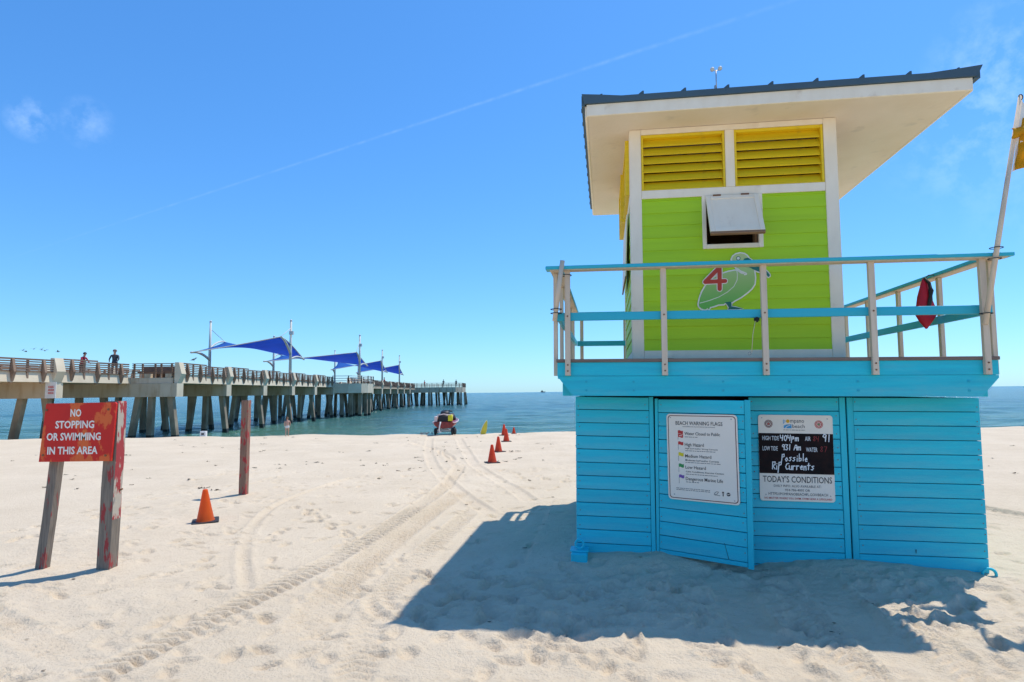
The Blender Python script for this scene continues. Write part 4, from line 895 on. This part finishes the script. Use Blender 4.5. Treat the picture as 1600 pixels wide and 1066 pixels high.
loft([sec2(.95, .34, .29, .45), sec2(1.25, .36, .30, .60), sec2(1.7, .30, .31, .58), sec2(2.3, .12, .34, .42)], 'blackseat', 'bow_cowl', cr_)
loft([sec2(-.22, .08, .38, .62, .8), sec2(-.05, .10, .38, .64, .8), sec2(.1, .09, .38, .62, .8)], 'hivis', 'yellow_float', cr_).location = (.25, 0, -.06)
loft([sec2(-.18, .06, .30, .50, .8), sec2(.0, .07, .30, .52, .8), sec2(.3, .06, .30, .50, .8)], 'pinkwhite', 'side_pad', cr_).location = (-.34, 0, .0)
tubeobj('grab_rail', [(-.27, -.16, .40), (-.25, -.17, .57), (0, -.18, .60), (.27, -.17, .56), (.30, -.16, .40)], .022, 'pinkwhite', cr_, 8)
tubeobj('handlebar', [(-.22, .95, .68), (-.1, 1.0, .70), (.1, 1.0, .70), (.22, .95, .68)], .03, 'blackseat', cr_, 8)
loft([sec2(.0, .16, .58, .66, .8), sec2(.3, .2, .60, .72, .8), sec2(.8, .14, .58, .70, .8)], 'blackseat', 'folded_gear', cr_)
bd = empty('rescue_board', (-1.20, 25.0, -.02)); tag(bd, 'yellow paddle board standing tilted in the sand near the water', 'surfboard')
b_ = bmesh.new(); F, K = [], []; prof = [(0, -.12, .15), (.1, -.125, .16), (.25, -.10, .155), (.4, -.03, .15), (.5, .06, .145), (.56, .13, .14)]
lft = [(-.14, 0), (-.125, .12), (-.07, .28), (.0, .42), (.08, .53), (.125, .585)]; rgt = [(.135, .585), (.145, .50), (.14, .36), (.12, .2), (.09, .08), (.07, 0)]
prism(b_, lft + rgt, -.03, .03); bmesh.ops.bevel(b_, geom=b_.edges[:], offset=.008, segments=2, affect='EDGES'); obj('board_deck', b_, 'boardyellow', bd)
tubeobj('board_rail', [(p[0] - .004, -.032, p[1] + .004) for p in lft], .009, 'letter', bd, 6)
bx2 = empty('small_sign_box', (-13.1, 25.75, 0)); tag(bx2, 'small white box with dark print on the sand under the pier', 'box')
b_ = bmesh.new(); bbox(b_, -.12, .12, -.08, .08, -.05, .22, .01); obj('box_body', b_, 'whitepaint', bx2)
b_ = bmesh.new(); bbox(b_, -.06, .06, -.0825, -.0805, .06, .15); obj('box_print', b_, 'inkgrey', bx2)

# seaweed and litter strewn over the sand
b_ = bmesh.new()
for k in range(230):
    y = 11 + 13.5 * random.random() ** 1.2; x = random.uniform(-.9 * y, .95 * y)
    if random.random() < .5: y = random.choice((13.5, 15.5, 18)) + random.gauss(0, .5)
    z = sand_h(x, y); s = random.uniform(.012, .05)
    for q in range(4):
        a_ = random.uniform(0, 6.28); ox, oy = random.gauss(0, s), random.gauss(0, s * .6); ln = random.uniform(.5, 1.4) * s; wd = ln * .3
        vs = [b_.verts.new((x + ox + math.cos(a_) * ln * i - math.sin(a_) * wd * j, y + oy + math.sin(a_) * ln * i + math.cos(a_) * wd * j, z + .004 + .012 * (i + 1) * random.random())) for i, j in ((-1, -1), (1, -.6), (1, .6), (-1, 1))]
        b_.faces.new(vs)
for k in range(70):
    x, y = random.uniform(-5, 5.5), random.uniform(3.3, 10); s = random.uniform(.008, .02); z = sand_h(x, y)
    vs = [b_.verts.new((x + random.uniform(-s, s) + dx_ * s, y + dy_ * s * .6, z + .003 + .008 * random.random())) for dx_, dy_ in ((-1, -1), (1, -1), (1, 1), (-1, 1))]; b_.faces.new(vs)
so = obj('seaweed', b_, 'seaweed'); tag(so, 'scraps of dry dark seaweed and litter strewn over the sand', 'seaweed', kind='stuff')

# ------------------------------------------------------------------ fishing pier
pier = empty('fishing_pier', (-26.9, 40, 0)); tag(pier, 'long concrete fishing pier on slanting piles running out to sea', 'pier')
PO = Vector((-26.9, 40, 0))
XR, XL, DZ = -22.4, -31.4, 2.95
def pbox(name, x0, x1, y0, y1, z0, z1, m, parent=pier, bev=0.0):
    o = box(name, x0 - PO.x, x1 - PO.x, y0 - PO.y, y1 - PO.y, z0, z1, m, None, bev); o.parent = parent; return o
def near_x(y): return -26.1 + (y - 35) * .17
caps = [(13.6, 0), (20.6, 0), (27.6, 0), (34.6, 0)] + [(40.5 + 7 * k, 1) for k in range(14)]
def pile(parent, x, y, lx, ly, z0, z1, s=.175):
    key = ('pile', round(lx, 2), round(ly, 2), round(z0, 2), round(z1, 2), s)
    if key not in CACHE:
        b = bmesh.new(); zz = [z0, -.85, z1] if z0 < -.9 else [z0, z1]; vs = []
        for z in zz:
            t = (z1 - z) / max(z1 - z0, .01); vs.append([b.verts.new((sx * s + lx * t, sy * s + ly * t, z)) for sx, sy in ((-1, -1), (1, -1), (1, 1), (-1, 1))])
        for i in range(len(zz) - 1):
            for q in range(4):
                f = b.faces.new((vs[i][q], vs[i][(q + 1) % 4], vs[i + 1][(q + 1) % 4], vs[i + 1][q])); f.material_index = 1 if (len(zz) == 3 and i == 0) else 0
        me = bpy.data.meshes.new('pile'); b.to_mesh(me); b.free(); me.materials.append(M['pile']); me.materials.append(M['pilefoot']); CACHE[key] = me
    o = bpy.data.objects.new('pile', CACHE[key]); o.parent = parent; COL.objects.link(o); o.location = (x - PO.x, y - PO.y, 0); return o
for (y, wide) in caps:
    xr = XR if wide else near_x(y); xl = XL if wide else xr - 6.2
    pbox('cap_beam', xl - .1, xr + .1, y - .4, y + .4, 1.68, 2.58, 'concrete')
    pbox('sunlit_cap_end', xr + .102, xr + .13, y - .4, y + .4, 1.68, 2.58, 'cream')  # paler sheet over the end, painted as the beam's sunlit face
    zb = -2.8 if y > 36 else -1.6
    sp_ = ((-.45, .55), (-1.7, -.12), (-2.6, -.6), (-5.0, .5), (-6.6, 0), (-8.5, -.55)) if wide else ((-.45, .5), (-1.9, -.5), (-4.2, .5), (-5.8, -.5))
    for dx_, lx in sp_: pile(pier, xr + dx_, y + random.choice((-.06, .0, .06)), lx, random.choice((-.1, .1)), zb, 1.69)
b_ = bmesh.new(); bbox(b_, XL - PO.x + .2, XR - PO.x - .2, 0.2, 97.5, 2.585, DZ); obj('deck_slab', b_, 'concrete', pier)
b_ = bmesh.new()
ya, yb = 8, 40.15; xa, xb = near_x(ya) - .2, near_x(yb) - .2
pts = [(xa - 6, ya), (xa, ya), (xb, yb), (xb - 6, yb)]
A_ = [b_.verts.new((p[0] - PO.x, p[1] - PO.y, 2.585)) for p in pts]; B_ = [b_.verts.new((p[0] - PO.x, p[1] - PO.y, DZ)) for p in pts]
b_.faces.new(A_[::-1]); b_.faces.new(B_)
for i in range(4): b_.faces.new((A_[i], A_[(i + 1) % 4], B_[(i + 1) % 4], B_[i]))
obj('deck_slab', b_, 'concrete', pier)
# one bay of railing, 7 m long, seen from outside; x outwards, y along
FIN = [(-.05, 2.59), (.05, 2.59), (.16, 2.75), (.30, 3.22), (.14, 3.94), (.05, 3.94), (-.02, 3.2)]
def fin_mesh():
    b = bmesh.new(); n_ = len(FIN)
    prism(b, FIN, -.07, .07); me = bpy.data.meshes.new('fin'); b.to_mesh(me); b.free(); me.materials.append(M['finwood']); return me
FM = fin_mesh()
PY = [(-.12, 2.585), (.10, 2.585), (.36, 3.20), (.14, 3.97), (-.12, 3.97)]
def pylon_mesh():
    b = bmesh.new(); prism(b, PY, -.28, .28); me = bpy.data.meshes.new('pylon'); b.to_mesh(me); b.free(); me.materials.append(M['cream']); return me
PM = pylon_mesh()
def shear_panel(y0, y1):
    b = bmesh.new(); prism(b, [(-.02, 2.585), (.13, 2.585), (.0, 3.2), (-.10, 3.2)], y0, y1); return b
def bay(x, y0, ln, side, ang=0.0, detail=True, pylon=True):
    """railing bay as a part with its rails, fins, panel and pylon as sub-parts"""
    r = empty('railing_bay'); r.parent = pier; r.location = (x - PO.x, y0 - PO.y, 0); r.rotation_euler = (0, 0, ang); r.scale = (side, 1, 1)
    if detail:
        o = obj('parapet', shear_panel(.28, ln - .28), 'cream', r)
        if pylon: o = bpy.data.objects.new('pylon', PM); link(o, r)
        n_ = max(2, int(ln / .86))
        for k in range(1, n_):
            yk = ln * k / n_; drop = 0 if (k * 2 // n_) == 0 else -.10
            if k % 2: o = bpy.data.objects.new('fin', FM); link(o, r); o.location = (0, yk, drop)
            else: box('rail_stanchion', .0, .09, yk - .05, yk + .05, 2.6, 3.9 + drop, 'finwood', r, 0)
        for i in range(6):
            z = 3.28 + i * .128; hh = .066 if i < 5 else .09
            box('rail', .06, .11, .25, ln / 2, z - hh / 2, z + hh / 2, 'railwood', r, 0); box('rail', .06, .11, ln / 2, ln - .25, z - hh / 2 - .10, z + hh / 2 - .10, 'railwood', r, 0)
    else:
        b = shear_panel(.28, ln - .28); o = obj('parapet', b, 'cream', r); o = bpy.data.objects.new('pylon', PM); link(o, r)
        b = bmesh.new(); n_ = 8
        for k in range(1, n_): bbox(b, .0, .16, ln * k / n_ - .06, ln * k / n_ + .06, 2.6, 3.9 - (.1 if k > 4 else 0))
        for i in range(6): bbox(b, .06, .11, .25, ln - .25, 3.25 + i * .125, 3.31 + i * .125)
        obj('railing', b, 'railwood', r)
    return r
for k in range(14):
    y = 40.5 + 7 * k
    if k in (5,): continue   # the side platform opens here
    if y + 7 <= 138.6: bay(XR, y, 7, 1, 0, k < 7)
for k in range(14): bay(XL, 40.5 + 7 * k, 7, -1, 0, k < 2) if 40.5 + 7 * k + 7 <= 138.6 else None
an_ = math.atan2(-.17, 1)
for y, ln in ((13.6, 7), (20.6, 7), (27.6, 7.1), (34.6, 5.4)): bay(near_x(y), y, ln, 1, an_, True, True)
for y in (13.6, 20.6, 27.6, 34.0): bay(near_x(y) - 6.2, y, 6.4, -1, an_, y > 20)
# end rail facing the shore where the pier widens
er = empty('end_railing'); er.parent = pier; er.location = (0, 40.3 - PO.y, 0)
for i in range(6): box('rail', -25.4 - PO.x, -22.6 - PO.x, -.03, .03, 3.26 + i * .128 - .025, 3.26 + i * .128 + .025, 'railwood', er, 0)
for x in (-25.3, -24.75, -23.9, -23.5, -22.8): box('rail_stanchion', x - PO.x - .05, x - PO.x + .05, .03, .12, DZ + .005, 3.92, 'finwood', er, 0)
for x in (-24.35, -22.95): box('block', x - PO.x - .2, x - PO.x + .2, -.05, .25, DZ + .005, 3.22, 'concrete', er, 0)
box('bench', -25.3 - PO.x, -22.7 - PO.x, .4, .9, DZ + .35, DZ + .42, 'railwood', er, 0); box('bench_back', -25.3 - PO.x, -22.7 - PO.x, .85, .92, DZ + .02, DZ + .8, 'railwood', er, 0)
# rounded side platform
def platform(name, pts, z0, z1, rail, m='cream'):
    r = empty(name); r.parent = pier
    b = bmesh.new(); A = [b.verts.new((p[0] - PO.x, p[1] - PO.y, z0)) for p in pts]; Bv = [b.verts.new((p[0] - PO.x, p[1] - PO.y, z1)) for p in pts]; n_ = len(pts)
    b.faces.new(A[::-1]); b.faces.new(Bv)
    for i in range(n_): b.faces.new((A[i], A[(i + 1) % n_], Bv[(i + 1) % n_], Bv[i]))
    bmesh.ops.recalc_face_normals(b, faces=b.faces[:]); obj('platform_slab', b, m, r)
    b = bmesh.new(); bp_ = bmesh.new()
    for i in range(n_ if rail == 'all' else n_ - 1):
        p, q = Vector((*pts[i], 0)) - PO, Vector((*pts[(i + 1) % n_], 0)) - PO; d = (q - p); ln = d.length; d.normalize(); k = max(1, int(ln / 1.1))
        for j in range(k + 1):
            c_ = p + d * ln * j / k; bbox(b, c_.x - .05, c_.x + .05, c_.y - .05, c_.y + .05, z1 + .002, z1 + 1.0)
        for z in (z1 + .35, z1 + .65, z1 + .95): tube(b, [p + Vector((0, 0, z)), q + Vector((0, 0, z))], .035, 4)
        if rail != 'all':
            for j in range(0, k, 2): a_, e_ = p + d * ln * j / k, p + d * ln * (j + .9) / k; tube(bp_, [a_ + Vector((0, 0, z1 + .5)), e_ + Vector((0, 0, z1 + .5))], .30, 4)
    bmesh.ops.recalc_face_normals(b, faces=b.faces[:]); obj('platform_railing', b, 'railwood' if rail == 'all' else 'mast', r); bp_.free()
    return r
platform('side_platform', [(XR - .1, 75.6), (-20.6, 75.9), (-19.2, 76.8), (-18.7, 78.2), (-18.7, 81.2), (-19.3, 82.7), (-20.6, 83.6), (XR - .1, 84.0)], 1.85, 3.05, 'open')
for x, y in ((-21.6, 76.4), (-20.4, 76.6), (-19.5, 77.6), (-19.2, 79.2), (-19.2, 81.0), (-20.0, 82.6), (-21.4, 83.2), (-21.0, 79.8)): pile(pier, x, y, random.choice((-.12, 0, .12)), 0, -2.8, 1.86, .20)
platform('pier_head', [(-38, 138.8), (-16.2, 138.8), (-13.2, 140.0), (-11.8, 142.6), (-11.8, 152), (-13.6, 156), (-38, 156)], 1.85, 3.05, 'all', 'concrete')
for i in range(15):
    for j in range(3): pile(pier, -36 + i * 1.72 + .3 * (j % 2), 139.8 + j * 6.5, (.5, -.4, 0, .25)[(i + j) % 4], 0, -2.8, 1.86, .20)
# red notice; its white panel is painted as the sunlit beam end
ps = empty('pier_notice', (near_x(34.6) + .06, 34.05, 2.1)); tag(ps, 'small red notice on a panel painted as the sunlit pier beam end above the red sign', 'sign')
b_ = bmesh.new(); bbox(b_, -.30, .30, .10, .14, -.42, .50); obj('sunlit_beam_end', b_, 'whitepaint', ps)
for z in (.22, .05, -.12):
    b_ = bmesh.new(); bbox(b_, -.12, .20, .092, .0985, z - .055, z + .055); obj('red_band', b_, 'signred', ps)
    b_ = bmesh.new(); x = -.09
    while x < .15: w_ = random.uniform(.03, .07); bbox(b_, x, x + w_, .088, .0915, z - .02, z + .025); x += w_ + .025
    obj('white_marks', b_, 'whitepaint', ps)

# ------------------------------------------------------------------ shade sails on the pier
def shade_sail(y, xo, lab, far=False, flat=.85):
    r = empty('shade_sail', (-26.7, y, DZ)); tag(r, lab, 'shade sail', 'blue shade sails over the pier')
    def L_(p): return (p[0] + 26.7 + (xo if p[0] > -25 else 0), p[1], p[2] - DZ)
    P1, P2, P3, P4 = L_((-29.9, -5.5, 5.75)), L_((-21.9, -4.6, 5.6 + 1.9 * flat)), L_((-22.5, 3.6, 5.5)), L_((-32.0, 5.5, 5.9 + 2.1 * flat))
    P1, P2, P3, P4 = map(Vector, (P1, P2, P3, P4)); C = (P1 + P2 + P3 + P4) / 4; n_ = 17; b = bmesh.new(); g = []
    def pt(s, t):
        p = P1 * (1 - s) * (1 - t) + P2 * s * (1 - t) + P3 * s * t + P4 * (1 - s) * t
        w = .08 * (4 * s * (1 - s) * (2 * t - 1) ** 2 + 4 * t * (1 - t) * (2 * s - 1) ** 2); return p + (C - p) * w + Vector((0, 0, .55 * 4 * t * (1 - t) * s ** 3))
    for i in range(n_):
        for j in range(n_): g.append(b.verts.new(pt(i / (n_ - 1), j / (n_ - 1))))
    for i in range(n_ - 1):
        for j in range(n_ - 1): f = b.faces.new((g[i * n_ + j], g[(i + 1) * n_ + j], g[(i + 1) * n_ + j + 1], g[i * n_ + j + 1])); f.smooth = True
    o = obj('canopy', b, 'sail', r); sm = o.modifiers.new('thick', 'SOLIDIFY'); sm.thickness = .03
    for e in ([(i / 12, 0) for i in range(13)], [(1, i / 12) for i in range(13)]): tubeobj('edge_cable', [pt(*q) for q in e], .05, 'mast', r, 5)
    mr_, ml = Vector(L_((-22.65, 0, 0))), Vector(L_((-30.9, 0, 0)))
    for m_, hi in ((mr_, P2), (ml, P4)):
        m0 = Vector((m_.x, 0, -.35 if m_ is mr_ else 0)); tubeobj('mast', [m0, Vector((m_.x, 0, 6.3))], [.17, .10], 'mast', r, 10)
        b = bmesh.new(); bmesh.ops.create_uvsphere(b, u_segments=10, v_segments=6, radius=.13, matrix=Matrix.Translation((m_.x, 0, 6.35))); obj('mast_cap', b, 'mast', r)
    def boom(m_, p, z0):
        a = Vector((m_.x, 0, z0)); mid = (a + p) / 2 + Vector((0, 0, .55)); return [a * (1 - t) ** 2 + mid * 2 * t * (1 - t) + p * t * t for t in [q / 8 for q in range(9)]]
    tubeobj('boom', boom(mr_, P2, 2.9), [.12] * 5 + [.09] * 4, 'mast', r, 8); tubeobj('boom', boom(mr_, P3, 2.4), .09, 'mast', r, 8)
    tubeobj('boom', boom(ml, P1, 2.4), [.12] * 5 + [.09] * 4, 'mast', r, 8); tubeobj('boom', boom(ml, P4, 3.6), .09, 'mast', r, 8)
    tubeobj('stay_cable', [(mr_.x, 0, 5.6), P2], .03, 'mast', r, 5); tubeobj('stay_cable', [(ml.x, 0, 5.6), P4], .03, 'mast', r, 5)
    if far is not True:
        b = bmesh.new(); bbox(b, mr_.x - .10, mr_.x + .30, -.25, .05, 4.9, 5.25); obj('lamp_head', b, 'mast', r)
shade_sail(61.5, 0, 'nearest blue shade sail with tall pale masts on the pier')
shade_sail(78.0, 2.9, 'wide blue shade sail over the rounded side platform of the pier', False, .62)
shade_sail(105.0, 0, 'third blue shade sail from the shore along the pier')
shade_sail(121.0, 0, 'farthest and smallest blue shade sail near the pier head')

# ------------------------------------------------------------------ people
def person(name, loc, rz, h, joints, cloth, hair, lab, grp=None):
    """one skinned body; joints: name -> (pos, radius, parent) for a 1.75 m figure"""
    r = empty(name, loc, rz); tag(r, lab, 'person', grp)
    names = list(joints); me = bpy.data.meshes.new('body'); ed = [(names.index(j), names.index(joints[j][2])) for j in names if joints[j][2]]
    me.from_pydata([Vector(joints[j][0]) for j in names], ed, []); me.update()
    o = bpy.data.objects.new('body', me); COL.objects.link(o)
    md = o.modifiers.new('skin', 'SKIN'); md.use_smooth_shade = True
    for i, j in enumerate(names):
        sv = me.skin_vertices[0].data[i]; sv.radius = (joints[j][1] if not isinstance(joints[j][1], tuple) else joints[j][1][0], joints[j][1] if not isinstance(joints[j][1], tuple) else joints[j][1][1]); sv.use_root = (j == 'pelvis')
    o.modifiers.new('sub', 'SUBSURF').levels = 1
    bpy.context.view_layer.update()
    m2 = bpy.data.meshes.new_from_object(o.evaluated_get(bpy.context.evaluated_depsgraph_get())); bpy.data.objects.remove(o)
    m2.materials.clear()
    for k in ('skin', cloth[0], cloth[1]): m2.materials.append(M[k])
    for f in m2.polygons:
        z = f.center.z; x = abs(f.center.x); f.use_smooth = True
        f.material_index = 1 if (cloth[2] < z < 1.45 and x < cloth[4]) else (2 if cloth[3] < z <= cloth[2] and x < .26 else 0)
    bo = bpy.data.objects.new('body', m2); link(bo, r); k = h / 1.75; bo.scale = (k, k, k)
    hp = joints['head'][0]; b = bmesh.new(); bmesh.ops.create_uvsphere(b, u_segments=14, v_segments=10, radius=.118, matrix=Matrix.Translation((hp[0], hp[1] + .015, hp[2] + .025)))
    bmesh.ops.delete(b, geom=[v for v in b.verts if v.co.z < hp[2] - .03 or (v.co.y < hp[1] - .06 and v.co.z < hp[2] + .04)], context='VERTS'); ho = obj('hair', b, hair, r); ho.scale = (k, k, k)
    b = bmesh.new(); bmesh.ops.create_cone(b, segments=6, radius1=.018, radius2=.004, depth=.04, matrix=Matrix.Translation((hp[0], hp[1] - .108, hp[2] - .01)) @ Matrix.Rotation(R(90), 4, 'X')); no = obj('nose', b, 'skin', r); no.scale = (k, k, k)
    return r
M['shirtred'] = mat('red_shirt', (0.45, 0.02, 0.05), .8); M['shirtgrey'] = mat('grey_shirt', (0.07, 0.075, 0.085), .8); M['pants'] = mat('dark_trousers', (0.04, 0.04, 0.05), .8); M['swim'] = mat('white_swimwear', (0.7, 0.7, 0.66), .7); M['hairdark'] = mat('dark_hair', (0.03, 0.028, 0.025), .8); M['hairgrey'] = mat('grey_hair', (0.25, 0.22, 0.2), .8); M['hairbrown'] = mat('brown_hair', (0.16, 0.09, 0.05), .8)
def body_joints(lean=0, arm=(.10, -.30, -.30), stride=.0):
    y = lambda z: -lean * max(z - .95, 0)
    J = {'pelvis': ((0, 0, .95), (.15, .11), None), 'waist': ((0, y(1.12), 1.12), (.135, .10), 'pelvis'), 'chest': ((0, y(1.32), 1.32), (.165, .115), 'waist'), 'neck': ((0, y(1.47), 1.47), .055, 'chest'), 'jaw': ((0, y(1.56) - .01, 1.56), .075, 'neck'), 'head': ((0, y(1.65) - .005, 1.65), (.085, .10), 'jaw'), 'crown': ((0, y(1.72), 1.72), .06, 'head')}
    for s, n_ in ((-1, 'l'), (1, 'r')):
        J['sh' + n_] = ((s * .19, y(1.40), 1.40), .065, 'chest'); J['el' + n_] = ((s * .25, y(1.40) + arm[1] * .45, 1.14), .045, 'sh' + n_); J['wr' + n_] = ((s * (.25 - arm[0] * .5), y(1.4) + arm[1], 1.14 + arm[2] * .4), .034, 'el' + n_); J['hand' + n_] = ((s * (.25 - arm[0] * .6), y(1.4) + arm[1] - .06, 1.10 + arm[2] * .4), (.04, .025), 'wr' + n_); J['fin' + n_] = ((s * (.25 - arm[0] * .6), y(1.4) + arm[1] - .13, 1.08 + arm[2] * .4), (.035, .016), 'hand' + n_)
        J['hip' + n_] = ((s * .10, 0, .88), .10, 'pelvis'); J['kn' + n_] = ((s * .11, -.02 + s * stride * .5, .50), .062, 'hip' + n_); J['an' + n_] = ((s * .11, .02 + s * stride, .09), .042, 'kn' + n_); J['toe' + n_] = ((s * .12, -.13 + s * stride, .035), (.045, .03), 'an' + n_)
    return J
person('person', (-26.45, 37.0, DZ), R(80), 1.50, body_joints(.35), ('shirtred', 'pants', .95, .10, .30), 'hairdark', 'person in a red top and dark cap leaning on the pier rail')
person('person', (-26.0, 39.4, DZ), R(20), 1.84, body_joints(.10), ('shirtgrey', 'pants', .95, .10, .30), 'hairgrey', 'person in a dark grey shirt standing at the pier rail')
person('person', (-9.36, 25.2, -.02), R(200), .80, body_joints(.12, (.1, -.1, -.6), .10), ('skin', 'swim', .98, .78, .20), 'hairbrown', 'small bare-backed person in white swimwear walking at the water edge')
for k, (x, y, hh, cl, lab) in enumerate(((-13.2, 141.5, 1.7, 'shirtgrey', 'tiny figure in dark clothes at the far right end of the pier'), (-16.0, 139.8, 1.75, 'pants', 'tiny dark figure second from the far end of the pier'), (-20.4, 139.8, 1.6, 'shirtred', 'tiny figure in red at the railing of the pier head'), (-23.4, 110.0, 1.7, 'shirtred', 'tiny figure in red at the rail between the two farthest shade sails'))):
    person('person', (x, y, 3.06 if y > 138 else DZ), R(30 * k), hh, body_joints(.1), (cl, 'pants', .95, .1, .3), 'hairdark', lab, 'people far out on the pier')

# ------------------------------------------------------------------ birds and ship
def bird_mesh(spread):
    b = bmesh.new()
    bmesh.ops.create_uvsphere(b, u_segments=10, v_segments=6, radius=1, matrix=Matrix.Diagonal((.06, .17, .055, 1)))
    bmesh.ops.create_uvsphere(b, u_segments=8, v_segments=6, radius=.045, matrix=Matrix.Translation((0, -.18, .035)))
    bmesh.ops.create_cone(b, segments=6, radius1=.016, radius2=.002, depth=.06, matrix=Matrix.Translation((0, -.245, .03)) @ Matrix.Rotation(R(90), 4, 'X'))
    if spread:
        for s in (-1, 1):
            v = [b.verts.new(p) for p in ((s * .04, -.07, .03), (s * .25, -.10, .12), (s * .52, .02, .08), (s * .26, .05, .11), (s * .04, .09, .03))]; b.faces.new(v)
    t = [b.verts.new(p) for p in ((-.03, .14, .01), (.03, .14, .01), (.05, .27, .0), (-.05, .27, .0))]; b.faces.new(t)
    if not spread:
        for s in (-.02, .02): bbox(b, s - .006, s + .006, -.01, .01, -.14, -.03)
    me = bpy.data.meshes.new('bird'); b.to_mesh(me); b.free(); me.materials.append(M['bird']); return me
bm_f, bm_s = bird_mesh(True), bird_mesh(False)
for k, (x, y, z) in enumerate(((-36.2, 44.5, 5.25), (-36.6, 46, 5.45), (-35.2, 45, 5.35), (-34.2, 44, 5.15), (-33.6, 44.5, 5.1), (-37.6, 46.5, 5.3))):
    o = bpy.data.objects.new('bird', bm_f); link(o); o.location = (x, y, z); o.scale = (.55, .55, .55); o.rotation_euler = (R(random.uniform(-15, 15)), R(random.uniform(-25, 25)), R(random.uniform(0, 360)))
    tag(o, ('leftmost tiny bird flying above the left end of the pier', 'third tiny flying bird from the left above the pier', 'fourth tiny flying bird from the left above the pier', 'fifth tiny flying bird from the left above the pier', 'rightmost tiny bird of the flock flying above the pier', 'second tiny flying bird from the left above the pier')[k], 'bird', 'flock above the pier')
o = bpy.data.objects.new('bird', bm_s); link(o); o.location = (-22.33, 42.2, 4.27); o.rotation_euler = (R(-20), 0, R(100)); tag(o, 'dark bird perched on the pier rail beside the first bare pylon', 'bird')
for k, (x, lab) in enumerate(((-3.75, 'dark bird standing on the sand farthest left of the trailer'), (-3.55, 'dark bird standing on the sand in the middle, left of the trailer'), (-3.33, 'dark bird crouching on the sand right beside the trailer wheel'))):
    o = bpy.data.objects.new('bird', bm_s); link(o); o.location = (x, 25.0, sand_h(x, 25.0) + .07); o.scale = (.55, .55, .55); o.rotation_euler = (0, 0, R(70 + 60 * k)); tag(o, lab, 'bird', 'birds on the sand by the trailer')
sh = empty('ship', (150, 3000, -1.3)); tag(sh, 'far dark ship on the horizon just left of the tower', 'ship')
b_ = bmesh.new(); prism(b_, [(-11, 0), (11, 0), (14, 4), (-12, 4)], -3, 3); obj('ship_hull', b_, 'ship', sh)
b_ = bmesh.new(); bbox(b_, -8, 0, -2.5, 2.5, 4.01, 9); bbox(b_, -5, -3.5, -1, 1, 9.01, 12); obj('ship_superstructure', b_, 'ship', sh)
